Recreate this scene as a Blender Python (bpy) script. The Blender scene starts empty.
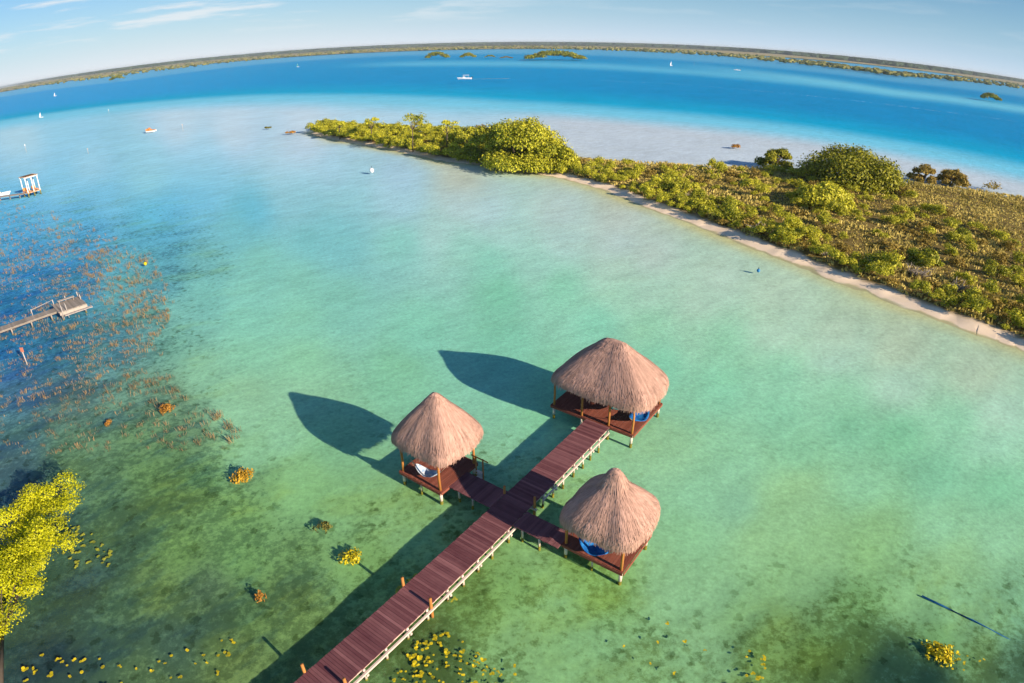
import bpy, bmesh, math, random
import numpy as np
from mathutils import Vector, Matrix

scn = bpy.context.scene
COL = scn.collection
R = math.radians

# ------------------------------------------------------------------ camera
CAM_H = 24.75
F_PX, PITCH, ROLL, KD = 606.10923, 0.474434345, -0.00788681975, 0.136034158
cd = bpy.data.cameras.new('camera')
cam = bpy.data.objects.new('camera', cd)
COL.objects.link(cam)
cam.matrix_world = (Matrix.Translation((0, 0, CAM_H)) @ Matrix.Rotation(math.pi / 2 - PITCH, 4, 'X')
                    @ Matrix.Rotation(ROLL, 4, 'Z'))
cd.type = 'PANO'
cd.sensor_width = 36.0
cd.clip_start = 0.5
cd.clip_end = 60000.0
rr = np.linspace(1, 780, 200)
th = np.arctan(rr / F_PX) * (1 + KD * (rr / F_PX) ** 2)
mm = rr * 36.0 / 1024.0
K = np.linalg.lstsq(np.stack([mm, mm ** 2, mm ** 3, mm ** 4], 1), th, rcond=None)[0]
pc = cd if hasattr(cd, 'panorama_type') else cd.cycles
pc.panorama_type = 'FISHEYE_LENS_POLYNOMIAL'
pc.fisheye_fov = R(170)
pc.fisheye_polynomial_k0 = 0.0
pc.fisheye_polynomial_k1 = -float(K[0])
pc.fisheye_polynomial_k2 = -float(K[1])
pc.fisheye_polynomial_k3 = -float(K[2])
pc.fisheye_polynomial_k4 = -float(K[3])
scn.camera = cam


def unproj(px, py):
    """direction in the world seen at a place in the survey photograph"""
    x, y = px - 512.0, 341.5 - py
    c, s = math.cos(ROLL), math.sin(ROLL)
    x, y = c * x - s * y, s * x + c * y
    r = math.hypot(x, y) + 1e-9
    t = math.atan(r / F_PX) * (1 + KD * (r / F_PX) ** 2)
    X, Y, Z = math.sin(t) * x / r, math.sin(t) * y / r, math.cos(t)
    return (X, Z * math.cos(PITCH) + Y * math.sin(PITCH), -Z * math.sin(PITCH) + Y * math.cos(PITCH))


def at(px, py, z=0.0):
    v = unproj(px, py)
    k = (CAM_H - z) / max(-v[2], 1e-4)
    return Vector((v[0] * k, v[1] * k, z))


def azdep(px, py):
    v = unproj(px, py)
    return math.atan2(v[0], v[1]), math.asin(-v[2])


# ------------------------------------------------------------------ sky, sun, exposure
SUN_EL, SUN_DIR = R(21.0), (0.782, -0.623)
world = bpy.data.worlds.new('World')
scn.world = world
world.use_nodes = True
wn, wl = world.node_tree.nodes, world.node_tree.links
wn.clear()
wo = wn.new('ShaderNodeOutputWorld')
bg = wn.new('ShaderNodeBackground')
sky = wn.new('ShaderNodeTexSky')
sky.sky_type = 'NISHITA'
sky.sun_disc = False
sky.sun_elevation = SUN_EL
sky.sun_rotation = math.atan2(SUN_DIR[0], SUN_DIR[1])
sky.altitude = 0
sky.air_density = 1.0
sky.dust_density = 0.3
sky.ozone_density = 4.0
bg.inputs['Strength'].default_value = 0.055
EXPO = 0.75


def wmath(op, a, b=None, clamp=False):
    m = wn.new('ShaderNodeMath'); m.operation = op; m.use_clamp = clamp
    for k, v in enumerate((a, b)):
        if v is None: continue
        if isinstance(v, (int, float)): m.inputs[k].default_value = v
        else: wl.new(v, m.inputs[k])
    return m.outputs[0]


def wmix(f, a, b, blend='MIX'):
    m = wn.new('ShaderNodeMix'); m.data_type = 'RGBA'; m.blend_type = blend
    for key, v in (('Factor', f), ('A', a), ('B', b)):
        if isinstance(v, (int, float)): m.inputs[key].default_value = v
        elif isinstance(v, tuple): m.inputs[key].default_value = (*v, 1)
        else: wl.new(v, m.inputs[key])
    return m.outputs['Result']


def wrange(v, a, b, c=0.0, d=1.0):
    m = wn.new('ShaderNodeMapRange'); m.interpolation_type = 'SMOOTHSTEP'
    for key, q in zip(('From Min', 'From Max', 'To Min', 'To Max'), (a, b, c, d)):
        m.inputs[key].default_value = q
    wl.new(v, m.inputs['Value'])
    return m.outputs[0]


def skyc(r, g, b):                    # radiance that shows as this sRGB value
    f = lambda v: ((v / 255 + 0.055) / 1.055) ** 2.4 / 0.055 / 2 ** EXPO
    return (f(r), f(g), f(b))


tc = wn.new('ShaderNodeTexCoord')
sep = wn.new('ShaderNodeSeparateXYZ')
wl.new(tc.outputs['Generated'], sep.inputs[0])
zc = wmath('MAXIMUM', sep.outputs['Z'], 0.0)
blue = wmix(1.0, sky.outputs[0], (0.62, 0.95, 1.18), 'MULTIPLY')
# humid air: the lowest degrees of the sky pale towards the horizon, more so in the west
west = wrange(sep.outputs['X'], 0.45, -0.55)
low = wmix(west, skyc(168, 211, 244), skyc(206, 229, 244))
haze_ = wmath('POWER', 2.718, wmath('MULTIPLY', zc, -14.0))
col = wmix(wmath('MULTIPLY', haze_, 0.97), blue, low)
hor = wmix(west, skyc(214, 227, 240), skyc(236, 241, 246))
haze2 = wmath('POWER', 2.718, wmath('MULTIPLY', zc, -34.0))
col = wmix(wmath('MULTIPLY', haze2, 0.9), col, hor)
# thin streaks of cloud
mp = wn.new('ShaderNodeMapping')
mp.inputs['Scale'].default_value = (7, 7, 62)
mp.inputs['Location'].default_value = (2.3, 0.4, 0.6)
wl.new(tc.outputs['Generated'], mp.inputs[0])
cn = wn.new('ShaderNodeTexNoise')
cn.inputs['Scale'].default_value = 1.0
cn.inputs['Detail'].default_value = 8
cn.inputs['Roughness'].default_value = 0.55
wl.new(mp.outputs[0], cn.inputs['Vector'])
cf = wmath('MULTIPLY', wrange(cn.outputs['Fac'], 0.50, 0.68), wrange(sep.outputs['X'], 0.10, -0.32, 0.12, 0.8))
cf = wmath('MULTIPLY', cf, wrange(zc, 0.018, 0.05, 0.0, 1.0))
col = wmix(cf, col, skyc(234, 240, 244))
wl.new(col, bg.inputs['Color'])
wl.new(bg.outputs[0], wo.inputs[0])

sd = bpy.data.lights.new('sun', 'SUN')
sd.energy = 5.0
sd.angle = R(0.55)
sd.color = (1.0, 0.80, 0.60)
sun = bpy.data.objects.new('sun', sd)
COL.objects.link(sun)
sun.rotation_euler = (math.pi / 2 - SUN_EL, 0, math.atan2(SUN_DIR[0], -SUN_DIR[1]))
sun.location = (40, -35, 60)

scn.view_settings.view_transform = 'Standard'
scn.view_settings.look = 'None'
scn.view_settings.exposure = EXPO
scn.view_settings.gamma = 1.0
scn.view_settings.use_curve_mapping = False
cy = scn.cycles
cy.max_bounces = 5
cy.diffuse_bounces = 2
cy.glossy_bounces = 2
cy.transmission_bounces = 2
cy.transparent_max_bounces = 12
cy.caustics_reflective = False
cy.caustics_refractive = False
cy.use_denoising = True
cy.use_adaptive_sampling = True
cy.adaptive_threshold = 0.02

HAZE = 7.0e-5
RNG = random.Random(7)
NP = np.random.default_rng(7)


# ------------------------------------------------------------------ helpers
def lin(c):
    return tuple((v / 255 / 12.92 if v / 255 <= 0.04045 else ((v / 255 + 0.055) / 1.055) ** 2.4) for v in c)


class MB:
    """collects faces, each with its own tint value, into one mesh"""

    def __init__(self):
        self.v, self.f, self.c, self.smooth = [], [], [], []

    def face(self, pts, tint=0.5, smooth=False):
        n = len(self.v)
        self.v += [tuple(p) for p in pts]
        self.f.append(tuple(range(n, n + len(pts))))
        self.c.append(tint); self.smooth.append(smooth)

    def raw(self, verts, faces, tint=0.5, smooth=False):
        n = len(self.v)
        self.v += [tuple(p) for p in verts]
        for i, f in enumerate(faces):
            self.f.append(tuple(n + k for k in f))
            self.c.append(tint[i] if isinstance(tint, (list, tuple, np.ndarray)) else tint)
            self.smooth.append(smooth)

    def box(self, x0, x1, y0, y1, z0, z1, tint=0.5):
        v = [(x, y, z) for z in (z0, z1) for y in (y0, y1) for x in (x0, x1)]
        self.raw(v, [(0, 2, 3, 1), (4, 5, 7, 6), (0, 1, 5, 4), (2, 6, 7, 3), (0, 4, 6, 2), (1, 3, 7, 5)], tint)

    def tube(self, pts, rad, seg=8, tint=0.5, caps=True):
        pts = [Vector(p) for p in pts]
        rad = rad if isinstance(rad, (list, tuple)) else [rad] * len(pts)
        vs, fs = [], []
        for i, p in enumerate(pts):
            d = (pts[min(i + 1, len(pts) - 1)] - pts[max(i - 1, 0)]).normalized()
            a = d.orthogonal().normalized()
            if abs(d.z) > 0.5:
                a = Vector((1, 0, 0)) - d * d.x; a.normalize()
            b = d.cross(a)
            for k in range(seg):
                t = 2 * math.pi * k / seg
                vs.append(p + (a * math.cos(t) + b * math.sin(t)) * rad[i])
        for i in range(len(pts) - 1):
            for k in range(seg):
                k2 = (k + 1) % seg
                fs.append((i * seg + k, i * seg + k2, (i + 1) * seg + k2, (i + 1) * seg + k))
        if caps:
            fs.append(tuple(range(seg - 1, -1, -1)))
            fs.append(tuple((len(pts) - 1) * seg + k for k in range(seg)))
        self.raw(vs, fs, tint, True)

    def blob(self, c, r, rng, n1=5, n2=8, jit=0.25, tint=0.5):
        vs = [(c[0], c[1], c[2] + r[2])]
        for i in range(1, n1):
            t = math.pi * i / n1
            for k in range(n2):
                a = 2 * math.pi * (k + 0.5 * (i % 2)) / n2
                q = 1 + rng.uniform(-jit, jit)
                vs.append((c[0] + r[0] * math.sin(t) * math.cos(a) * q, c[1] + r[1] * math.sin(t) * math.sin(a) * q,
                           c[2] + r[2] * math.cos(t) * q))
        vs.append((c[0], c[1], c[2] - r[2]))
        fs = [(0, 1 + k, 1 + (k + 1) % n2) for k in range(n2)]
        for i in range(n1 - 2):
            for k in range(n2):
                a, b = 1 + i * n2 + k, 1 + i * n2 + (k + 1) % n2
                fs.append((a, a + n2, b + n2, b))
        l = len(vs) - 1
        o = 1 + (n1 - 2) * n2
        fs += [(l, o + (k + 1) % n2, o + k) for k in range(n2)]
        self.raw(vs, fs, [min(1, max(0, tint + rng.uniform(-.25, .25))) for _ in fs], False)

    def mesh(self, name, mat):
        m = bpy.data.meshes.new(name)
        m.from_pydata(self.v, [], self.f)
        a = m.attributes.new('tint', 'FLOAT', 'FACE')
        a.data.foreach_set('value', np.array(self.c, dtype=np.float32))
        m.polygons.foreach_set('use_smooth', np.array(self.smooth, dtype=bool))
        m.materials.append(mat)
        m.update()
        return m

    def build(self, name, mat, parent=None, loc=None):
        o = bpy.data.objects.new(name, self.mesh(name, mat))
        COL.objects.link(o)
        if parent: o.parent = parent
        if loc is not None: o.location = loc
        return o


def tag(o, label=None, cat=None, group=None, kind=None):
    if label: o['label'] = label
    if cat: o['category'] = cat
    if group: o['group'] = group
    if kind: o['kind'] = kind
    return o


def empty(name, loc, rz=0.0, label=None, cat=None, group=None):
    o = bpy.data.objects.new(name, None)
    COL.objects.link(o)
    o.location = loc
    o.rotation_euler = (0, 0, rz)
    o.empty_display_size = 0.3
    return tag(o, label, cat, group)


def dup(o, loc=None, rz=None, scale=None, label=None, group=None):
    c = o.copy(); COL.objects.link(c)
    if loc is not None: c.location = loc
    if rz is not None: c.rotation_euler = (0, 0, rz)
    if scale is not None: c.scale = scale
    if label: c['label'] = label
    if group: c['group'] = group
    for ch in o.children:
        d = ch.copy(); COL.objects.link(d); d.parent = c
        for g in ch.children:
            e = g.copy(); COL.objects.link(e); e.parent = d
    return c


# ------------------------------------------------------------------ materials
def mat(name, c0, c1=None, rough=0.8, nscale=3.0, namt=0.35, spec=0.2, bump=0.0, stretch=(1, 1, 1), rand=0.0,
        trans=0.0, coords='Object'):
    """base colour runs from c0 to c1 with the face tint, noise and (for copies) the object's random value"""
    m = bpy.data.materials.new(name)
    m.use_nodes = True
    n, l = m.node_tree.nodes, m.node_tree.links
    b = n['Principled BSDF']
    c1 = c1 or c0
    b.inputs['Roughness'].default_value = rough
    b.inputs['Specular IOR Level'].default_value = spec
    at_ = n.new('ShaderNodeAttribute'); at_.attribute_name = 'tint'
    t = n.new('ShaderNodeTexCoord')
    mpn = n.new('ShaderNodeMapping'); mpn.inputs['Scale'].default_value = stretch
    l.new(t.outputs[coords], mpn.inputs[0])
    no = n.new('ShaderNodeTexNoise'); no.inputs['Scale'].default_value = nscale
    no.inputs['Detail'].default_value = 5; no.inputs['Roughness'].default_value = 0.62
    l.new(mpn.outputs[0], no.inputs['Vector'])
    s1 = n.new('ShaderNodeMath'); s1.operation = 'MULTIPLY_ADD'
    s1.inputs[1].default_value = namt * 2; s1.inputs[2].default_value = -namt
    l.new(no.outputs['Fac'], s1.inputs[0])
    s2 = n.new('ShaderNodeMath'); s2.operation = 'ADD'; s2.use_clamp = True
    l.new(s1.outputs[0], s2.inputs[0]); l.new(at_.outputs['Fac'], s2.inputs[1])
    fac = s2
    if rand:
        oi = n.new('ShaderNodeObjectInfo')
        s3 = n.new('ShaderNodeMath'); s3.operation = 'MULTIPLY_ADD'
        s3.inputs[1].default_value = rand; s3.inputs[2].default_value = -rand / 2
        l.new(oi.outputs['Random'], s3.inputs[0])
        s4 = n.new('ShaderNodeMath'); s4.operation = 'ADD'; s4.use_clamp = True
        l.new(s2.outputs[0], s4.inputs[0]); l.new(s3.outputs[0], s4.inputs[1])
        fac = s4
    mx = n.new('ShaderNodeMix'); mx.data_type = 'RGBA'
    mx.inputs['A'].default_value = (*c0, 1); mx.inputs['B'].default_value = (*c1, 1)
    l.new(fac.outputs[0], mx.inputs['Factor'])
    l.new(mx.outputs['Result'], b.inputs['Base Color'])
    if bump:
        bp = n.new('ShaderNodeBump'); bp.inputs['Strength'].default_value = bump
        bp.inputs['Distance'].default_value = 0.03
        l.new(no.outputs['Fac'], bp.inputs['Height']); l.new(bp.outputs[0], b.inputs['Normal'])
    if trans:
        tr = n.new('ShaderNodeBsdfTranslucent')
        l.new(mx.outputs['Result'], tr.inputs['Color'])
        ms = n.new('ShaderNodeMixShader'); ms.inputs[0].default_value = trans
        l.new(b.outputs[0], ms.inputs[1]); l.new(tr.outputs[0], ms.inputs[2])
        l.new(ms.outputs[0], n['Material Output'].inputs['Surface'])
    return m


M = {}
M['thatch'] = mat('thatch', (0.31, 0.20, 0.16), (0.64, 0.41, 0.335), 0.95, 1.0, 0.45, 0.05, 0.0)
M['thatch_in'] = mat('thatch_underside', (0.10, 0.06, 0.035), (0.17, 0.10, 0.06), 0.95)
M['deck'] = mat('deck_wood', (0.10, 0.034, 0.044), (0.29, 0.135, 0.140), 0.8, 1.3, 0.30, 0.08, 0.2)
M['deck_red'] = mat('deck_wood_red', (0.17, 0.05, 0.035), (0.31, 0.11, 0.075), 0.8, 1.5, 0.3, 0.08, 0.2)
M['white_wood'] = mat('whitewashed_wood', (0.44, 0.34, 0.29), (0.86, 0.74, 0.66), 0.8, 4, 0.4, 0.2)
M['pole'] = mat('peeled_pole', (0.28, 0.10, 0.025), (0.56, 0.26, 0.07), 0.7, 5, 0.4, 0.2, stretch=(1, 1, 0.25))
M['algae'] = mat('algae_pile', (0.10, 0.09, 0.012), (0.30, 0.26, 0.035), 0.8, 6, 0.4, 0.1)
M['grey_wood'] = mat('weathered_wood', (0.20, 0.18, 0.15), (0.42, 0.38, 0.34), 0.85, 3, 0.3, 0.1)
M['pale_wood'] = mat('pale_wood', (0.34, 0.32, 0.30), (0.58, 0.54, 0.50), 0.8, 3, 0.3, 0.1)
M['tan_board'] = mat('tan_board', (0.60, 0.36, 0.20), (0.74, 0.50, 0.31), 0.8, 3, 0.3, 0.1)
M['white'] = mat('white_gelcoat', (0.78, 0.80, 0.82), (0.82, 0.82, 0.82), 0.35, 3, 0.2, 0.4)
M['dark'] = mat('dark_trim', (0.03, 0.04, 0.05), (0.06, 0.07, 0.08), 0.4)
M['blue_cloth'] = mat('blue_cloth', (0.01, 0.11, 0.42), (0.03, 0.24, 0.62), 0.85, 6, 0.4, 0.1)
M['teal_cloth'] = mat('teal_cloth', (0.01, 0.15, 0.18), (0.10, 0.38, 0.36), 0.85, 6, 0.4, 0.1)
M['pale_cloth'] = mat('pale_cloth', (0.25, 0.40, 0.62), (0.75, 0.78, 0.80), 0.85, 7, 0.5, 0.1)
M['rope'] = mat('rope', (0.35, 0.30, 0.22), (0.5, 0.45, 0.36), 0.9)
M['orange'] = mat('orange_paint', (0.60, 0.22, 0.06), (0.75, 0.34, 0.12), 0.5)
M['red'] = mat('faded_red_paint', (0.50, 0.15, 0.09), (0.60, 0.24, 0.16), 0.6)
M['green_paint'] = mat('green_paint', (0.02, 0.22, 0.17), (0.04, 0.30, 0.24), 0.5)
M['blue_paint'] = mat('blue_paint', (0.03, 0.17, 0.42), (0.05, 0.25, 0.52), 0.5)
M['leaf'] = mat('mangrove_leaf', (0.18, 0.215, 0.014), (0.68, 0.66, 0.05), 0.55, 1.5, 0.25, 0.25, rand=0.5, trans=0.25)
M['leaf_dk'] = mat('dense_mangrove_leaf', (0.11, 0.14, 0.010), (0.44, 0.43, 0.028), 0.55, 1.2, 0.25, 0.25, rand=0.25, trans=0.22)
M['leaf_dry'] = mat('scrub_leaf', (0.20, 0.155, 0.028), (0.44, 0.33, 0.075), 0.7, 2, 0.3, 0.15, rand=0.5, trans=0.2)
M['leaf_yel'] = mat('yellow_leaf', (0.30, 0.34, 0.008), (0.82, 0.82, 0.02), 0.5, 1.2, 0.3, 0.25, trans=0.35)
M['leaf_far'] = mat('far_leaf', (0.018, 0.045, 0.026), (0.06, 0.09, 0.045), 0.8, 0.02, 0.3, 0.05, coords='Generated')
M['bark'] = mat('bark', (0.07, 0.055, 0.04), (0.16, 0.13, 0.10), 0.9, 5, 0.4)
M['pad'] = mat('lily_pad', (0.34, 0.32, 0.012), (0.78, 0.62, 0.02), 0.55, 3, 0.35, 0.2, rand=0.5)
M['pad_green'] = mat('green_pad', (0.22, 0.27, 0.03), (0.46, 0.48, 0.06), 0.55, 3, 0.35, 0.2, rand=0.5)
M['reed'] = mat('reed', (0.11, 0.118, 0.075), (0.34, 0.245, 0.13), 0.8, 3, 0.3, 0.05, rand=0.8)
M['orange_plant'] = mat('orange_plant', (0.20, 0.10, 0.02), (0.46, 0.23, 0.04), 0.7, 2, 0.3)
M['amber_plant'] = mat('amber_plant', (0.26, 0.15, 0.012), (0.56, 0.34, 0.03), 0.7, 2, 0.3)
M['shore_leaf'] = mat('shore_leaf', (0.06, 0.085, 0.03), (0.26, 0.25, 0.08), 0.8, 2, 0.3, 0.05)
M['driftwood'] = mat('driftwood', (0.24, 0.21, 0.18), (0.46, 0.42, 0.37), 0.9, 3, 0.3, 0.05)
M['weed'] = mat('waterweed', (0.06, 0.07, 0.02), (0.20, 0.19, 0.04), 0.8, 2, 0.3)
M['grass'] = mat('salt_grass', (0.35, 0.295, 0.075), (0.70, 0.59, 0.19), 0.85, 0.12, 0.5, 0.05, trans=0.15)

# ------------------------------------------------------------------ lagoon: bed, water
E_RGB = np.array([0.80, 0.765, 0.725])
REFL = np.array([0.010, 0.018, 0.024])     # sky mirrored by the water towards the horizon      # light on a level surface, used to turn seen colours into base colours
CTRL = [   # surveyed colour of the lagoon body (bed seen through its water, one painted plant shadow included) at picture places, sRGB
    (20,142,168,203,226), (60,132,140,195,220), (20,165,145,195,216), (90,165,148,196,216), (60,180,125,190,216), (20,195,105,182,212), (20,203,85,165,208), (150,180,135,195,208),
    (150,163,145,197,215), (100,195,112,184,212), (180,128,182,203,222), (230,130,184,203,222), (200,150,155,198,218), (200,165,140,195,215), (200,180,125,190,210), (200,195,105,182,210),
    (310,133,190,205,222), (300,152,182,200,215), (300,165,160,198,215), (300,180,145,195,208), (300,195,135,190,200), (330,170,155,195,212), (400,175,158,192,210), (340,200,140,192,200),
    (330,220,118,185,190), (400,200,155,195,205), (460,200,172,197,197), (460,178,178,182,165), (440,230,160,197,190), (340,240,118,185,185), (400,240,130,192,180), (460,245,142,195,178),
    (170,205,95,178,210), (250,210,95,178,200), (310,207,130,188,198), (165,230,80,160,190), (240,225,110,180,185), (310,235,112,182,182), (170,250,80,150,165), (200,262,102,165,162),
    (260,260,120,185,170), (300,280,125,188,168), (250,290,125,190,172), (165,280,75,140,155), (200,290,118,185,170), (180,310,118,180,165), (250,320,125,190,165), (300,310,128,192,165),
    (170,340,110,165,140), (250,350,130,190,155), (300,360,133,192,152), (200,370,130,182,145), (250,390,135,182,142), (170,390,110,145,110), (300,385,138,188,148), (240,410,138,190,148),
    (280,430,138,192,150), (300,470,130,180,120), (270,480,112,155,95), (190,430,98,130,92), (170,450,88,122,75), (200,480,95,135,75), (170,490,92,125,65), (250,450,135,188,140),
    (310,490,125,175,110), (490,210,170,198,200), (560,210,175,195,190), (620,215,180,190,178), (500,230,160,198,188), (560,235,168,198,190), (620,240,175,195,190), (490,255,130,195,172),
    (540,260,150,198,180), (620,265,168,198,178), (500,290,118,187,155), (560,285,130,193,162), (620,290,155,200,172), (650,250,175,192,180), (720,270,170,195,175), (780,285,172,195,170),
    (650,290,162,198,175), (700,300,168,198,175), (650,320,140,195,160), (700,330,150,198,165), (780,325,168,198,172), (840,330,170,192,165), (900,345,172,190,162), (980,370,170,190,162),
    (840,350,165,200,178), (900,380,165,200,175), (1000,410,165,200,175), (840,390,142,198,160), (850,420,125,188,148), (900,430,122,188,145), (960,420,140,198,160), (1000,440,150,200,168),
    (780,370,140,198,162), (720,340,140,197,160), (780,410,132,193,155), (660,360,125,193,158), (670,450,140,190,145), (740,450,140,197,155), (800,450,135,195,152), (700,490,135,190,148),
    (740,500,130,182,145), (690,530,132,185,135), (780,500,140,185,130), (800,480,145,190,135), (760,530,140,185,128), (870,480,138,195,150), (940,470,125,188,148), (1000,480,125,188,145),
    (880,520,138,185,125), (870,550,132,178,115), (950,520,138,192,148), (1000,530,140,192,148), (960,550,140,185,128), (830,540,138,184,126), (680,580,132,180,130), (720,590,132,180,130),
    (790,580,130,175,118), (740,610,125,168,108), (790,620,112,150,88), (700,640,128,172,120), (760,640,105,140,75), (810,645,90,125,65), (860,600,105,148,88), (920,600,125,170,115),
    (970,600,125,172,122), (110,500,82,115,78), (180,500,95,128,72), (240,510,110,150,82), (120,540,82,110,65), (180,550,102,138,72), (240,560,100,140,78), (110,600,75,105,70),
    (160,590,98,125,65), (210,590,75,100,75), (170,640,68,95,75), (110,640,65,92,72), (230,650,98,120,62), (250,610,95,125,65), (140,670,85,110,68), (10,215,80,165,205),
    (80,215,85,168,205), (150,210,90,178,205), (20,240,65,150,195), (90,240,65,148,190), (140,235,85,165,190), (20,275,45,132,180), (80,270,50,130,170), (120,285,90,160,165),
    (150,262,88,160,168), (60,290,55,125,160), (10,390,65,110,140), (70,400,85,115,110), (140,385,105,145,120), (10,430,72,112,112), (80,440,90,125,92), (140,440,95,130,85),
    (10,460,70,100,105), (80,465,98,132,85), (150,470,95,130,72), (10,345,38,115,155), (60,345,50,115,140), (120,345,70,125,140), (150,325,85,140,140), (10,310,40,120,165),
    (330,440,125,180,132), (400,370,125,188,150), (500,340,120,188,158), (600,320,128,195,165), (720,380,130,195,158), (330,500,122,168,110), (400,520,122,165,105), (300,550,105,142,82),
    (370,560,110,150,85), (220,600,88,115,68), (290,600,98,125,65), (480,600,95,128,65), (430,650,75,100,55), (520,640,115,155,98), (520,580,108,148,82), (560,600,122,168,110),
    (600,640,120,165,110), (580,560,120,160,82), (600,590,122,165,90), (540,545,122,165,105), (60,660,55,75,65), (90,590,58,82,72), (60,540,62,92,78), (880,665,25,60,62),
    (930,672,15,50,55), (860,650,85,120,65), (935,638,100,142,85), (905,662,35,70,62), (985,650,100,135,82), (1020,665,65,100,80), (690,660,118,160,108), (1015,620,118,168,125), (640,670,118,160,105), (560,390,122,190,148),  # darkest points at lower right: a plant clump's shadow painted into the bed colour
    (420,330,125,192,165), (340,300,124,188,168),
]
NEAR_DEEP = [(-300, 190), (-150, 153), (0, 122), (128, 105), (256, 97), (384, 98), (512, 105), (640, 114), (768, 126), (896, 145), (1024, 170), (1150, 205), (1300, 255)]
FAR_SHORE = [(-300, 146), (-150, 116), (0, 95), (64, 85.5), (128, 78), (256, 62), (384, 53.5), (450, 51.5), (512, 50.5), (600, 52), (700, 57.5), (768, 63), (896, 77), (1024, 92), (1150, 112), (1300, 146)]
SANDBANK_FAR = [(-300, 260), (200, 112), (300, 115), (420, 119), (542, 121), (612, 126), (712, 136), (812, 147), (912, 165), (1012, 185), (1150, 222), (1300, 275)]


def curve_azdep(pts):
    a = np.array([azdep(*p) for p in pts])
    o = np.argsort(a[:, 0])
    return a[o, 0], a[o, 1]


SHORE_PX = [(308, 134), (320, 138), (345, 143), (380, 149), (405, 154), (440, 162), (480, 166), (520, 172), (560, 179), (600, 190), (640, 207), (677, 220),
            (715, 235), (752, 250), (790, 264), (827, 280), (865, 293), (902, 308), (940, 322), (977, 336), (1015, 350), (1060, 368), (1150, 410)]
BACK_PX = [(1300, 290), (1150, 228), (1024, 199), (960, 190), (905, 184), (850, 178), (800, 173), (752, 170), (712, 168), (637, 164), (565, 159), (545, 142), (500, 137), (450, 133), (380, 130), (320, 128)]
ISLAND = [at(*p) for p in SHORE_PX] + [at(*p) for p in BACK_PX]
SHORE = [at(*p) for p in SHORE_PX]


ND, FS, SB = curve_azdep(NEAR_DEEP), curve_azdep(FAR_SHORE), curve_azdep(SANDBANK_FAR)
SHOAL = curve_azdep([(512, 56), (640, 60), (768, 72), (896, 89), (1000, 102.5), (1100, 120), (1300, 162)])
BKC = curve_azdep([(1300, 290), (1150, 228), (1024, 199), (960, 190), (905, 184), (850, 178), (800, 173), (752, 170), (712, 168), (637, 164), (565, 159), (545, 142), (500, 137), (450, 133), (380, 130), (320, 128), (0, 150)])
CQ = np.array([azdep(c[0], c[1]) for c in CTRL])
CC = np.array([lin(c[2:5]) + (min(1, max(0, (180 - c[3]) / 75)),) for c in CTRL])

_lum = CC[:, :3] @ np.array([0.25, 0.65, 0.10])
CC[:, :3] = CC[:, :3] * 0.93 + _lum[:, None] * 0.07


def sstep(a, b, x):
    t = np.clip((x - a) / (b - a), 0, 1)
    return t * t * (3 - 2 * t)


def shore_distance(x, y):
    """metres to the island's outline, 0 on the island itself (arrays)"""
    best = np.full(len(x), 1e9); ins = np.zeros(len(x), bool)
    n = len(ISLAND)
    for i in range(n):
        ax, ay = ISLAND[i].x, ISLAND[i].y; bx, by = ISLAND[(i + 1) % n].x, ISLAND[(i + 1) % n].y
        dx, dy = bx - ax, by - ay
        t = np.clip(((x - ax) * dx + (y - ay) * dy) / (dx * dx + dy * dy), 0, 1)
        best = np.minimum(best, np.hypot(x - ax - t * dx, y - ay - t * dy))
        if abs(dy) > 1e-9:
            ins ^= ((ay > y) != (by > y)) & (x < dx * (y - ay) / dy + ax)
    return np.where(ins, 0.0, best)


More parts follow.
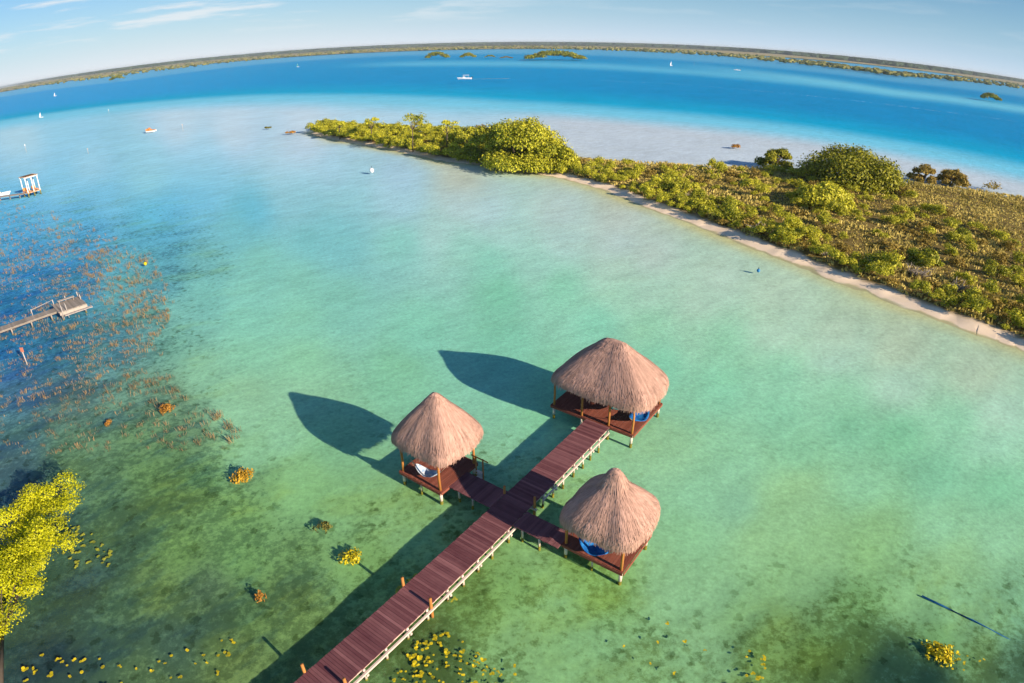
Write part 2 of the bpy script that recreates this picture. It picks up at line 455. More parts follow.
def lagoon(x, y):
    """base colour and weed cover of the lagoon at world points (arrays)"""
    az = np.arctan2(x, y)
    dep = np.arctan2(CAM_H, np.hypot(x, y))
    out = np.zeros((len(x), 4))
    for i0 in range(0, len(x), 20000):
        s = slice(i0, i0 + 20000)
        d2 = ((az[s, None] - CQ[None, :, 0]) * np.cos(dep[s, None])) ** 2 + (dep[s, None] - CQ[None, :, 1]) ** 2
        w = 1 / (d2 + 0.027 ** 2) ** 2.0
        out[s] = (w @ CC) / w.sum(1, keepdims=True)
    nd, fs, sb = np.interp(az, *ND), np.interp(az, *FS), np.interp(az, *SB)
    # pale sandbank between the island and the deep channel
    bk = np.interp(az, *BKC)
    sand = np.array(lin((184, 192, 202)) + (0,))
    k = sstep(-0.035, -0.018, dep - sb) * sstep(-0.004, 0.006, bk + 0.02 - dep) * sstep(-0.12, 0.02, az)
    out = out * (1 - k[:, None]) + sand * k[:, None]
    k = sstep(-0.05, -0.01, bk - dep) * sstep(-0.004, 0.02, dep - nd) * sstep(-0.33, -0.22, az) * sstep(0.1, -0.05, az)
    out = out * (1 - k[:, None]) + np.array(lin((172, 200, 216)) + (0,)) * k[:, None]
    # turquoise edge, then the deep channel out to the far shore
    f = np.clip((nd - dep) / np.maximum(nd - fs, 1e-3), -1, 1.2)
    turq = np.array(lin((112, 188, 214)) + (0,))
    L = np.array(lin((50, 150, 205)) + (0,)); C = np.array(lin((18, 138, 190)) + (0,)); Rr = np.array(lin((3, 132, 184)) + (0,))
    wl_ = sstep(-0.75, -0.15, az)[:, None]; wr = sstep(-0.1, 0.45, az)[:, None]
    deep = (L * (1 - wl_) + C * wl_) * (1 - wr) + Rr * wr
    er = sstep(0.0, 1.0, (sb - dep) / np.maximum(sb - nd, 1e-3)); wside = sstep(-0.12, 0.02, az)
    t = (sstep(-0.42, 0.02, f) * (1 - wside) + er * wside)[:, None]
    out = out * (1 - t) + turq * t
    mid = np.array(lin((20, 155, 195)) + (0,))
    t = sstep(0.0, 0.22, f)[:, None]
    out = out * (1 - t) + mid * t
    t = sstep(0.15, 0.5, f)[:, None]
    out = out * (1 - t) + deep * t
    # shoal in front of the far mangroves
    sh = np.exp(-((f - 0.80) / 0.05) ** 2) * sstep(-0.30, -0.12, az) * sstep(1.0, 0.3, az) * 0.55
    out = out * (1 - sh[:, None]) + np.array(lin((110, 190, 215)) + (0,)) * sh[:, None]
    s2 = np.interp(az, *SHOAL)
    sh = np.exp(-((dep - s2) / 0.0045) ** 2) * sstep(0.15, 0.5, az) * 0.65
    out = out * (1 - sh[:, None]) + np.array(lin((120, 195, 215)) + (0,)) * sh[:, None]
    sh = sstep(0.93, 0.99, f)
    out = out * (1 - 0.4 * sh[:, None]) + np.array(lin((120, 180, 205)) + (0,)) * 0.4 * sh[:, None]
    dsh = shore_distance(x, y)
    k = np.exp(-(dsh / 1.6) ** 2) * 0.55 + np.exp(-(dsh / 5.5) ** 2) * (0.22 + 0.16 * np.sin(x * 0.21 + 2 * np.sin(y * 0.17)))
    out[:, :3] = out[:, :3] * (1 - k[:, None]) + np.array(lin((186, 178, 128))) * k[:, None]
    out[:, 3] *= sstep(0, 6, dsh)
    depth = 0.42 + 2.6 * sstep(-0.1, 0.5, f) - 0.34 * np.clip(out[:, 3] * 1.3, 0, 1) * sstep(0, -0.2, f)
    depth = depth - 0.17 * sstep(-0.03, 0.03, bk - dep) * sstep(-0.12, 0.02, az) * sstep(0.02, -0.02, dep - sb - 0.2) * sstep(0, -0.3, f)
    q = sstep(0.0, 1.0, dsh / 11.0)
    depth = depth * q + 0.07 * (1 - q)
    return out, depth


def ring_mesh(name, rings, spokes, zf):
    rr_, aa = np.meshgrid(rings, spokes, indexing='ij')
    x, y = (rr_ * np.sin(aa)).ravel(), (rr_ * np.cos(aa)).ravel()
    z = zf(x, y)
    nr, ns = len(rings), len(spokes)
    i, j = np.meshgrid(np.arange(nr - 1), np.arange(ns), indexing='ij')
    j2 = (j + 1) % ns
    q = np.stack([i * ns + j, (i + 1) * ns + j, (i + 1) * ns + j2, i * ns + j2], -1).reshape(-1, 4)
    cap = [tuple(range(ns - 1, -1, -1))]
    me = bpy.data.meshes.new(name)
    me.from_pydata(np.stack([x, y, z], 1).tolist(), [], [tuple(r) for r in q[:, ::-1].tolist()])
    me.update()
    return me, x, y


fine = np.radians(np.arange(-78, 78, 0.45))
coarse = np.radians(np.arange(78, 282, 6.0))
SPOKES = np.concatenate([fine, coarse])
RINGS = np.concatenate([[0.5, 3], 6 * (14000 / 6) ** (np.arange(0, 300) / 299.0)])
bm_, bx_, by_ = ring_mesh('lagoon_bed', RINGS, SPOKES, lambda x, y: -lagoon(x, y)[1])
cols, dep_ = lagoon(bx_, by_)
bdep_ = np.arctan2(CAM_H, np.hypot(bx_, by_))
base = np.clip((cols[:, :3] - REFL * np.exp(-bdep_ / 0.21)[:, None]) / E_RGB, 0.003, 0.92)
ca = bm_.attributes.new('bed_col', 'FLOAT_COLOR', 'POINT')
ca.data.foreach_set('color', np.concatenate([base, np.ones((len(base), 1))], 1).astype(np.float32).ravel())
wa = bm_.attributes.new('weed', 'FLOAT', 'POINT')
wa.data.foreach_set('value', cols[:, 3].astype(np.float32))
bm_.polygons.foreach_set('use_smooth', np.ones(len(bm_.polygons), dtype=bool))


def bed_material():
    m = bpy.data.materials.new('lagoon_bed')
    m.use_nodes = True
    n, l = m.node_tree.nodes, m.node_tree.links
    b = n['Principled BSDF']
    b.inputs['Roughness'].default_value = 1.0
    b.inputs['Specular IOR Level'].default_value = 0.0
    col = n.new('ShaderNodeAttribute'); col.attribute_name = 'bed_col'
    wd = n.new('ShaderNodeAttribute'); wd.attribute_name = 'weed'
    t = n.new('ShaderNodeTexCoord')

    def noise(scale, detail=5, rough=0.6, rot=0, stretch=(1, 1, 1)):
        mpn = n.new('ShaderNodeMapping')
        mpn.vector_type = 'TEXTURE'
        mpn.inputs['Rotation'].default_value = (0, 0, R(rot)); mpn.inputs['Scale'].default_value = stretch
        l.new(t.outputs['Object'], mpn.inputs[0])
        no = n.new('ShaderNodeTexNoise'); no.inputs['Scale'].default_value = scale
        no.inputs['Detail'].default_value = detail; no.inputs['Roughness'].default_value = rough
        l.new(mpn.outputs[0], no.inputs['Vector'])
        return no

    def rng(src, a, b_, c, d, smooth=True):
        mr = n.new('ShaderNodeMapRange')
        mr.inputs['From Min'].default_value = a; mr.inputs['From Max'].default_value = b_
        mr.inputs['To Min'].default_value = c; mr.inputs['To Max'].default_value = d
        if smooth: mr.interpolation_type = 'SMOOTHSTEP'
        l.new(src, mr.inputs['Value'])
        return mr.outputs[0]

    def math_(op, a, b_):
        mt = n.new('ShaderNodeMath'); mt.operation = op
        for k, s in enumerate((a, b_)):
            if isinstance(s, (int, float)): mt.inputs[k].default_value = s
            else: l.new(s, mt.inputs[k])
        return mt.outputs[0]

    def mix(f, a, b_, blend='MIX'):
        mx = n.new('ShaderNodeMix'); mx.data_type = 'RGBA'; mx.blend_type = blend
        for key, s in (('Factor', f), ('A', a), ('B', b_)):
            if isinstance(s, (int, float)): mx.inputs[key].default_value = s
            elif isinstance(s, tuple): mx.inputs[key].default_value = (*s, 1)
            else: l.new(s, mx.inputs[key])
        return mx.outputs['Result']

    streak = noise(0.45, 7, 0.7, 40, (1.9, 0.8, 1))
    grain = noise(5.5, 4, 0.7)        # sand streaks along the current
    big = noise(0.05, 4, 0.55)
    fine_ = noise(2.2, 5, 0.65)
    v = math_('ADD', math_('MULTIPLY', streak.outputs['Fac'], 0.42), math_('MULTIPLY', big.outputs['Fac'], 0.18))
    v = math_('ADD', v, math_('MULTIPLY', fine_.outputs['Fac'], 0.40))
    v = math_('ADD', v, math_('MULTIPLY', grain.outputs['Fac'], 0.36))
    bright = rng(v, 0.48, 0.88, 0.70, 1.30, False)
    hs = n.new('ShaderNodeVectorMath'); hs.operation = 'SCALE'
    l.new(col.outputs['Color'], hs.inputs[0]); l.new(bright, hs.inputs['Scale'])
    c = hs.outputs[0]
    film = noise(0.16, 6, 0.6, 30, (1.4, 0.8, 1))
    fm = rng(film.outputs['Fac'], 0.50, 0.66, 0.0, 1.0)
    fm = math_('MULTIPLY', fm, rng(wd.outputs['Fac'], -0.02, 0.15, 0.08, 1.0))
    yl = n.new('ShaderNodeVectorMath'); yl.operation = 'MULTIPLY'
    l.new(c, yl.inputs[0]); yl.inputs[1].default_value = (1.03, 0.96, 0.80)
    c = mix(fm, c, yl.outputs[0])
    # weed: ragged patches of dark plants growing on the bed, more of them where the cover is high
    w1 = noise(2.4, 9, 0.76)
    w2 = noise(0.14, 5, 0.62, 20, (1.3, 0.8, 1))
    w4 = noise(0.5, 6, 0.66, 45, (1.5, 0.8, 1))
    wv = math_('ADD', math_('MULTIPLY', w1.outputs['Fac'], 0.62), math_('MULTIPLY', w2.outputs['Fac'], 0.26))
    wv = math_('ADD', wv, math_('MULTIPLY', w4.outputs['Fac'], 0.26))
    wv = math_('ADD', wv, math_('MULTIPLY', wd.outputs['Fac'], 0.11))
    lift = n.new('ShaderNodeVectorMath'); lift.operation = 'SCALE'
    l.new(c, lift.inputs[0]); l.new(rng(wd.outputs['Fac'], 0.0, 1.0, 1.0, 1.42, False), lift.inputs['Scale'])
    c = lift.outputs[0]
    wm = rng(wv, 0.57, 0.69, 0, 0.9)
    wm = math_('MULTIPLY', wm, rng(wd.outputs['Fac'], -0.1, 0.3, 0.0, 1.0))
    dark = n.new('ShaderNodeVectorMath'); dark.operation = 'MULTIPLY'
    sx = n.new('ShaderNodeSeparateXYZ'); l.new(t.outputs['Object'], sx.inputs[0])
    tone = mix(rng(sx.outputs['X'], -13.0, -4.0, 0.0, 1.0), (0.47, 0.51, 0.54), (0.52, 0.50, 0.38))
    l.new(c, dark.inputs[0]); l.new(tone, dark.inputs[1])
    c2 = mix(wm, c, dark.outputs[0])
    # broad beds of a blue-grey weed on the left side
    w5 = noise(0.20, 7, 0.68, 50, (1.7, 0.8, 1))
    pm = math_('MULTIPLY', rng(w5.outputs['Fac'], 0.50, 0.60, 0.0, 0.8), rng(sx.outputs['X'], -4.0, -11.0, 0.0, 1.0))
    pm = math_('MULTIPLY', pm, rng(wd.outputs['Fac'], 0.3, 0.7, 0.0, 1.0))
    d5 = n.new('ShaderNodeVectorMath'); d5.operation = 'MULTIPLY'
    l.new(c2, d5.inputs[0]); d5.inputs[1].default_value = (0.56, 0.66, 0.98)
    c2 = mix(pm, c2, d5.outputs[0])
    # scattered single weed spots
    vo = n.new('ShaderNodeTexVoronoi'); vo.inputs['Scale'].default_value = 1.15
    mpv = n.new('ShaderNodeMapping'); l.new(t.outputs['Object'], mpv.inputs[0])
    wv2 = n.new('ShaderNodeVectorMath'); wv2.operation = 'MULTIPLY_ADD'
    l.new(fine_.outputs['Color'], wv2.inputs[0]); wv2.inputs[1].default_value = (1.3, 1.3, 0); l.new(mpv.outputs[0], wv2.inputs[2])
    l.new(wv2.outputs[0], vo.inputs['Vector'])
    spot = rng(vo.outputs['Distance'], 0.18, 0.34, 1, 0)
    spot = math_('MULTIPLY', spot, rng(w2.outputs['Fac'], 0.38, 0.52, 0, 1))
    spot = math_('MULTIPLY', spot, rng(wd.outputs['Fac'], -0.04, 0.12, 0.0, 0.8))
    d2 = n.new('ShaderNodeVectorMath'); d2.operation = 'MULTIPLY'
    l.new(c2, d2.inputs[0]); d2.inputs[1].default_value = (0.5, 0.52, 0.42)
    c3 = mix(spot, c2, d2.outputs[0])
    l.new(c3, b.inputs['Base Color'])
    return m


bm_.materials.append(bed_material())
bed = bpy.data.objects.new('lagoon_bed', bm_)
COL.objects.link(bed)
tag(bed, kind='structure')


def water_material():
    m = bpy.data.materials.new('lagoon_water')
    m.use_nodes = True
    n, l = m.node_tree.nodes, m.node_tree.links
    n.remove(n['Principled BSDF'])
    tr = n.new('ShaderNodeBsdfTransparent'); tr.inputs['Color'].default_value = (0.93, 0.975, 0.965, 1)
    gl = n.new('ShaderNodeBsdfGlossy'); gl.inputs['Roughness'].default_value = 0.12
    lw = n.new('ShaderNodeFresnel'); lw.inputs['IOR'].default_value = 1.33
    c0 = n.new('ShaderNodeMath'); c0.operation = 'MULTIPLY'; c0.inputs[1].default_value = 0.7
    l.new(lw.outputs[0], c0.inputs[0])
    cl = n.new('ShaderNodeMath'); cl.operation = 'MINIMUM'; cl.inputs[1].default_value = 0.032
    l.new(c0.outputs[0], cl.inputs[0])
    t = n.new('ShaderNodeTexCoord')
    mpn = n.new('ShaderNodeMapping'); mpn.vector_type = 'TEXTURE'; mpn.inputs['Rotation'].default_value = (0, 0, R(140)); mpn.inputs['Scale'].default_value = (1.8, 0.7, 1)
    l.new(t.outputs['Object'], mpn.inputs[0])
    no = n.new('ShaderNodeTexNoise'); no.inputs['Scale'].default_value = 1.4; no.inputs['Detail'].default_value = 4
    l.new(mpn.outputs[0], no.inputs['Vector'])
    bp = n.new('ShaderNodeBump'); bp.inputs['Strength'].default_value = 0.5; bp.inputs['Distance'].default_value = 0.10
    l.new(no.outputs['Fac'], bp.inputs['Height']); l.new(bp.outputs[0], gl.inputs['Normal']); l.new(bp.outputs[0], lw.inputs['Normal'])
    ms = n.new('ShaderNodeMixShader')
    l.new(cl.outputs[0], ms.inputs[0]); l.new(tr.outputs[0], ms.inputs[1]); l.new(gl.outputs[0], ms.inputs[2])
    l.new(ms.outputs[0], n['Material Output'].inputs['Surface'])
    return m


wm_, _, _ = ring_mesh('lagoon_water', np.concatenate([[0.5], 6 * (14000 / 6) ** (np.arange(0, 60) / 59.0)]),
                      np.radians(np.arange(-180, 180, 4.0)), lambda x, y: np.zeros(len(x)))
wm_.materials.append(water_material())
water = bpy.data.objects.new('lagoon_water', wm_)
COL.objects.link(water)
tag(water, kind='structure')


# ------------------------------------------------------------------ land: island and far shores
def inside(poly, x, y):
    r = False
    n = len(poly)
    for i in range(n):
        x1, y1 = poly[i][0], poly[i][1]; x2, y2 = poly[(i + 1) % n][0], poly[(i + 1) % n][1]
        if (y1 > y) != (y2 > y) and x < (x2 - x1) * (y - y1) / (y2 - y1) + x1:
            r = not r
    return r


def edge_dist(poly, x, y, closed=True):
    best = 1e9
    n = len(poly)
    for i in range(n if closed else n - 1):
        ax, ay = poly[i][0], poly[i][1]; bx, by = poly[(i + 1) % n][0], poly[(i + 1) % n][1]
        dx, dy = bx - ax, by - ay
        t = max(0, min(1, ((x - ax) * dx + (y - ay) * dy) / (dx * dx + dy * dy + 1e-9)))
        best = min(best, math.hypot(x - ax - t * dx, y - ay - t * dy))
    return best


VEG_PX = [(640, 198), (677, 210), (707, 218), (752, 240), (790, 254), (827, 265), (865, 277), (902, 292), (940, 303), (977, 316), (1024, 332), (1060, 350)]


def island_ground():
    me = bpy.data.meshes.new('island_ground')
    bm = bmesh.new()
    vs = [bm.verts.new((p.x, p.y, -0.25)) for p in ISLAND]
    f = bm.faces.new(vs)
    bmesh.ops.triangulate(bm, faces=[f])
    for _ in range(7):
        es = [e for e in bm.edges if e.calc_length() > 2.6]
        if not es: break
        bmesh.ops.subdivide_edges(bm, edges=es, cuts=1)
        bmesh.ops.triangulate(bm, faces=bm.faces[:])
    tint = bm.verts.layers.float.new('sand')
    for v in bm.verts:
        d = edge_dist(ISLAND, v.co.x, v.co.y)
        v.co.z = -0.16 + 0.66 * min(1, d / 4.5) ** 0.75 + 0.05 * math.sin(v.co.x * 1.7 + 2 * math.sin(v.co.y)) + (0.12 * math.sin(v.co.x * 0.9) * math.cos(v.co.y * 0.7) if d > 2 else 0)
        ds = edge_dist(SHORE, v.co.x, v.co.y, False)
        v[tint] = max(0.0, 1 - ds / 4.8)
    bm.normal_update()
    if sum(f.normal.z for f in bm.faces) < 0:
        bmesh.ops.reverse_faces(bm, faces=bm.faces[:])
    bm.to_mesh(me); bm.free()
    me.polygons.foreach_set('use_smooth', np.ones(len(me.polygons), dtype=bool))
    m = bpy.data.materials.new('island_ground')
    m.use_nodes = True
    n, l = m.node_tree.nodes, m.node_tree.links
    b = n['Principled BSDF']; b.inputs['Roughness'].default_value = 0.95; b.inputs['Specular IOR Level'].default_value = 0.05
    a = n.new('ShaderNodeAttribute'); a.attribute_name = 'sand'
    t = n.new('ShaderNodeTexCoord')
    no = n.new('ShaderNodeTexNoise'); no.inputs['Scale'].default_value = 0.35; no.inputs['Detail'].default_value = 7
    l.new(t.outputs['Object'], no.inputs['Vector'])
    ad = n.new('ShaderNodeMath'); ad.operation = 'MULTIPLY_ADD'; ad.inputs[1].default_value = 0.5; l.new(no.outputs['Fac'], ad.inputs[0]); l.new(a.outputs['Fac'], ad.inputs[2])
    mr = n.new('ShaderNodeMapRange'); mr.interpolation_type = 'SMOOTHSTEP'
    mr.inputs['From Min'].default_value = 0.42; mr.inputs['From Max'].default_value = 0.72
    l.new(ad.outputs[0], mr.inputs['Value'])
    g = n.new('ShaderNodeMix'); g.data_type = 'RGBA'
    g.inputs['A'].default_value = (0.12, 0.095, 0.028, 1); g.inputs['B'].default_value = (0.25, 0.185, 0.065, 1)
    l.new(no.outputs['Fac'], g.inputs['Factor'])
    s = n.new('ShaderNodeMix'); s.data_type = 'RGBA'
    s.inputs['A'].default_value = (0.74, 0.59, 0.41, 1); s.inputs['B'].default_value = (0.97, 0.84, 0.66, 1)
    l.new(no.outputs['Fac'], s.inputs['Factor'])
    # wet algae-stained sand at the waterline
    sp = n.new('ShaderNodeSeparateXYZ'); l.new(t.outputs['Object'], sp.inputs[0])
    za = n.new('ShaderNodeMath'); za.operation = 'MULTIPLY_ADD'; za.inputs[1].default_value = 0.25; za.inputs[2].default_value = -0.12
    l.new(no.outputs['Fac'], za.inputs[0])
    zb = n.new('ShaderNodeMath'); zb.operation = 'ADD'; l.new(sp.outputs['Z'], zb.inputs[0]); l.new(za.outputs[0], zb.inputs[1])
    wt = n.new('ShaderNodeMapRange'); wt.interpolation_type = 'SMOOTHSTEP'
    wt.inputs['From Min'].default_value = -0.03; wt.inputs['From Max'].default_value = 0.05
    l.new(zb.outputs[0], wt.inputs['Value'])
    s0 = s
    s = n.new('ShaderNodeMix'); s.data_type = 'RGBA'
    s.inputs['A'].default_value = (0.56, 0.50, 0.29, 1)
    l.new(wt.outputs[0], s.inputs['Factor']); l.new(s0.outputs['Result'], s.inputs['B'])
    mx = n.new('ShaderNodeMix'); mx.data_type = 'RGBA'
    l.new(mr.outputs[0], mx.inputs['Factor']); l.new(g.outputs['Result'], mx.inputs['A']); l.new(s.outputs['Result'], mx.inputs['B'])
    l.new(mx.outputs['Result'], b.inputs['Base Color'])
    me.materials.append(m)
    o = bpy.data.objects.new('island_ground', me)
    COL.objects.link(o)
    return tag(o, kind='structure')


island_ground()


def band(name, near_px, far_px, z, material, kind='structure', thick=1.0):
    """a low strip of land between two surveyed edges, with a sloping rim"""
    mb = MB()
    n_ = [at(*p, z=z) for p in near_px]; f_ = [at(*p, z=z) for p in far_px]

    def resample(L, k):
        d = [0]
        for a, b in zip(L, L[1:]): d.append(d[-1] + (b - a).length)
        o = []
        for i in range(k):
            s = d[-1] * i / (k - 1)
            j = max(jj for jj in range(len(L) - 1) if d[jj] <= s + 1e-6)
            q = (s - d[j]) / max(d[j + 1] - d[j], 1e-9)
            o.append(L[j].lerp(L[j + 1], q))
        return o
    k = 70
    A, B = resample(n_, k), resample(f_, k)
    rows = 7
    g = []
    for r in range(rows):
        q = (r / (rows - 1)) ** 1.5
        for i in range(k):
            p = A[i].lerp(B[i], q)
            if 0 < r < rows - 1:
                p = p + Vector((0, 0, RNG.uniform(0, 0.6)))
            g.append(p)
    fs = [(r * k + i, r * k + i + 1, (r + 1) * k + i + 1, (r + 1) * k + i) for r in range(rows - 1) for i in range(k - 1)]
    mb.raw(g, fs, [RNG.random() for _ in fs])
    sk = [p.copy() for p in A] + [Vector((p.x, p.y, -1)) * 1.0 for p in A]
    mb.raw(sk, [(i, k + i, k + i + 1, i + 1) for i in range(k - 1)])
    o = mb.build(name, material)
    return tag(o, kind=kind)


M['marsh'] = mat('marsh', (0.13, 0.13, 0.05), (0.38, 0.33, 0.19), 0.95, 0.012, 0.55, 0.02, stretch=(1, 1, 1))
M['marsh_pale'] = mat('pale_marsh', (0.42, 0.40, 0.36), (0.60, 0.58, 0.56), 0.95, 0.01, 0.5, 0.02)
M['far_ground'] = mat('far_ground', (0.05, 0.065, 0.03), (0.11, 0.12, 0.05), 0.95, 0.004, 0.5, 0.02)

near_edge = [(-200, 125), (-100, 108.5)] + FAR_SHORE[2:]
band('far_shore', [(-300, 146), (-150, 116)] + FAR_SHORE[2:], [(-300, 137), (-150, 107.5), (0, 88.5), (64, 79.3), (128, 71), (256, 57), (384, 49), (450, 47.3), (512, 46.5), (600, 47.4), (700, 51.5), (768, 57.5), (896, 73), (1024, 84.5), (1150, 104), (1300, 138)], 0.6, M['marsh'])
band('far_forest_ground', [(-300, 136.3), (-150, 106.8), (0, 87.3), (64, 78), (128, 69.8), (256, 55.6), (384, 47.8), (450, 45.6), (512, 44.6), (600, 45.4), (700, 48.6), (768, 53.5), (896, 66.5), (1024, 82.6), (1150, 101), (1300, 135)],
     [(-300, 133.8), (-150, 104.5), (0, 86.0), (64, 76.8), (128, 68.4), (256, 54.0), (384, 46.2), (450, 43.4), (512, 42.4), (600, 43), (700, 46.3), (768, 51.5), (896, 64), (1024, 79.5), (1150, 98.6), (1300, 132.4)], 0.9, M['far_ground'])


def forest(name, lo_px, hi_px, count, size, seed, material, z=0.6, skip=None):
    """a far-off wood: crowns of every size standing between two edges"""
    rg = random.Random(seed)
    mb = MB()
    lo = curve_azdep(lo_px); hi = curve_azdep(hi_px)
    i = 0
    while i < count:
        az = rg.uniform(-0.95, 0.95)
        d0, d1 = np.interp(az, *lo), np.interp(az, *hi)
        q = rg.random()
        dep = d0 + (d1 - d0) * q
        i += 1
        if dep < 0.0015: dep = 0.0015
        dist = CAM_H / math.tan(dep)
        x, y = dist * math.sin(az), dist * math.cos(az)
        s = size * rg.uniform(0.5, 1.3)
        w = s * rg.uniform(0.8, 1.8) * max(1, dist / 3000)
        mb.blob((x, y, z + s * 0.35), (w, w, s * 0.65), rg, 4, 6, 0.3, rg.random())
    return tag(mb.build(name, material), kind='stuff')


near_trees = [(-300, 142), (-150, 113), (0, 92), (64, 83), (128, 75), (256, 60), (384, 51.5), (450, 50), (512, 49), (600, 50.3), (700, 55), (768, 61), (896, 75.6), (1024, 89), (1150, 109), (1300, 143)]
far_sh = [(-300, 137), (-150, 107.5), (0, 88.5), (64, 79.3), (128, 71), (256, 57), (384, 49), (450, 47.3), (512, 46.5), (600, 47.4), (700, 51.5), (768, 57.5), (896, 73), (1024, 84.5), (1150, 104), (1300, 138)]
o = forest('shore_scrub', near_trees, far_sh, 2600, 4.5, 3, M['shore_leaf'])
tag(o, 'band of olive scrub and low trees along the far shore', 'scrub')
ff_near = [(-300, 136.3), (-150, 106.8), (0, 87.3), (64, 78), (128, 69.8), (256, 55.6), (384, 47.8), (450, 45.6), (512, 44.6), (600, 45.4), (700, 48.6), (768, 53.5), (896, 66.5), (1024, 82.6), (1150, 101), (1300, 135)]
ff_far = [(-300, 133.8), (-150, 104.5), (0, 86.0), (64, 76.8), (128, 68.4), (256, 54.0), (384, 46.2), (450, 43.4), (512, 42.4), (600, 43), (700, 46.3), (768, 51.5), (896, 64), (1024, 79.5), (1150, 98.6), (1300, 132.4)]
o = forest('far_forest', ff_near, ff_far, 6500, 17, 4, M['leaf_far'])
tag(o, 'long dark line of forest along the horizon', 'forest')

# ------------------------------------------------------------------ humid air over the lagoon
mb = MB(); mb.box(-14500, 14500, -14500, 14500, -5.0, 34.0)
hm = bpy.data.materials.new('haze'); hm.use_nodes = True
hn, hl = hm.node_tree.nodes, hm.node_tree.links
hn.remove(hn['Principled BSDF'])
pv = hn.new('ShaderNodeVolumePrincipled')
pv.inputs['Color'].default_value = (0.72, 0.86, 0.98, 1)
pv.inputs['Density'].default_value = HAZE
pv.inputs['Anisotropy'].default_value = 0.0
hl.new(pv.outputs[0], hn['Material Output'].inputs['Volume'])
tag(mb.build('haze', hm), kind='stuff')

# ------------------------------------------------------------------ jetty and thatched shelters
DECK = 0.75
UA = R(53.9)
U = Vector((math.cos(UA), math.sin(UA), 0)); V = Vector((-U.y, U.x, 0))     # along the jetty; to its left
RZ = UA - math.pi / 2                                                        # local +y runs along the jetty
BED = -0.62
P0 = Vector((-1.01, 24.9, 0))            # jetty axis point
WID = 1.82


def planks(mb, x0, x1, y0, y1, z0, z1, pw=0.16, along='x', rg=RNG, overhang=0.015):
    """boards lying across; every board its own height, ends and tint"""
    a0, a1 = (y0, y1) if along == 'x' else (x0, x1)
    n = max(1, int((a1 - a0) / pw))
    w = (a1 - a0) / n
    blk = 0.5
    for i in range(n):
        if rg.random() < 0.25: blk = rg.uniform(0.2, 0.75)
        p, q = a0 + i * w + 0.006, a0 + (i + 1) * w - 0.006
        e0, e1 = rg.uniform(-overhang, overhang), rg.uniform(-overhang, overhang)
        dz = rg.uniform(-0.008, 0.006)
        t = min(1, max(0, blk * 0.45 + rg.uniform(0.0, 0.5) + (rg.uniform(.2, .5) if rg.random() < .07 else 0)))
        if along == 'x':
            mb.box(x0 + e0, x1 + e1, p, q, z0 + dz, z1 + dz, t)
        else:
            mb.box(p, q, y0 + e0, y1 + e1, z0 + dz, z1 + dz, t)


def pile(parent, x, y, top, mat_top='white_wood', r=0.085, bottom=BED, split=0.0, name='pile'):
    """a pile: whitewashed above the water, algae below"""
    mb = MB(); rg = RNG
    lx, ly = rg.uniform(-.03, .03), rg.uniform(-.03, .03)
    mb.tube([(x + lx, y + ly, split), (x, y, top)], [r, r * 0.95], 8, rg.uniform(.3, .8))
    o = mb.build(name, M[mat_top], parent)
    mb = MB()
    mb.tube([(x + lx * 2, y + ly * 2, bottom), (x + lx, y + ly, split - 0.002)], [r * 1.12, r * 1.1], 8, rg.uniform(.2, .8))
    mb.build('algae_sleeve', M['algae'], o)
    return o


jetty = empty('jetty', P0, RZ, 'long reddish-brown plank jetty on white piles with side arms to the three thatched shelters', 'jetty')
L0, L1 = -26.0, (Vector((6.83, 36.69, 0)) - P0).dot(U) - 2.40 - 0.075                    # local y range of the main walkway
mb = MB()
planks(mb, -WID / 2, WID / 2, L0, L1, DECK - 0.05, DECK)
mb.build('walkway_deck', M['deck'], jetty)
for sx in (-1, 1):
    mb = MB()
    mb.box(sx * 0.80 - .05, sx * 0.80 + .05, L0, L1 - 0.3, DECK - 0.20, DECK - 0.065, 0.4)
    mb.build('stringer', M['white_wood'], jetty)
mb = MB(); mb.box(1.02, 1.12, L0, 0.75, 0.50, 0.60, 0.55); mb.build('side_beam', M['white_wood'], jetty)
mb = MB(); mb.box(1.0, 1.09, 3.2, L1 - 0.3, 0.48, 0.57, 0.5); mb.build('side_beam', M['white_wood'], jetty)
y = L0 + 0.4
k = 0
while y < L1 - 0.4:
    if not (0.6 < y < 2.6):
        pile(jetty, 0.92, y, DECK - 0.06 if k % 3 else DECK - 0.05, r=0.07)
    pile(jetty, -0.86, y + RNG.uniform(-.15, .15), DECK - 0.06, r=0.07)
    if k % 2 == 0:
        mb = MB(); mb.box(-1.0, 1.16, y - 0.06, y + 0.06, 0.36, 0.48, 0.6); mb.build('cross_beam', M['white_wood'], jetty)
    y += RNG.uniform(1.0, 1.5); k += 1


def loc_of(px, py, z):
    p = at(px, py, z) - P0
    return p.dot(-V), p.dot(U)


for px, py in ((405, 586), (431.5, 606), (307, 674), (362, 699), (510, 496), (532, 503)):       # mooring posts that stand above the deck
    x, yy = loc_of(px, py, DECK)
    x = math.copysign(0.98, x)
    mb = MB(); mb.tube([(x, yy, BED), (x, yy, DECK + 0.55)], [0.085, 0.075], 8, .6)
    mb.build('mooring_post', M['pole'], jetty)

# centres of the shelters
CA, CB, CC_ = Vector((6.83, 36.69, 0)), Vector((-4.62, 29.72, 0)), Vector((5.02, 23.52, 0))


def local(p):
    d = p - P0
    return d.dot(-V), d.dot(U)


bx0, by0 = local(CB); cx0, cy0 = local(CC_)
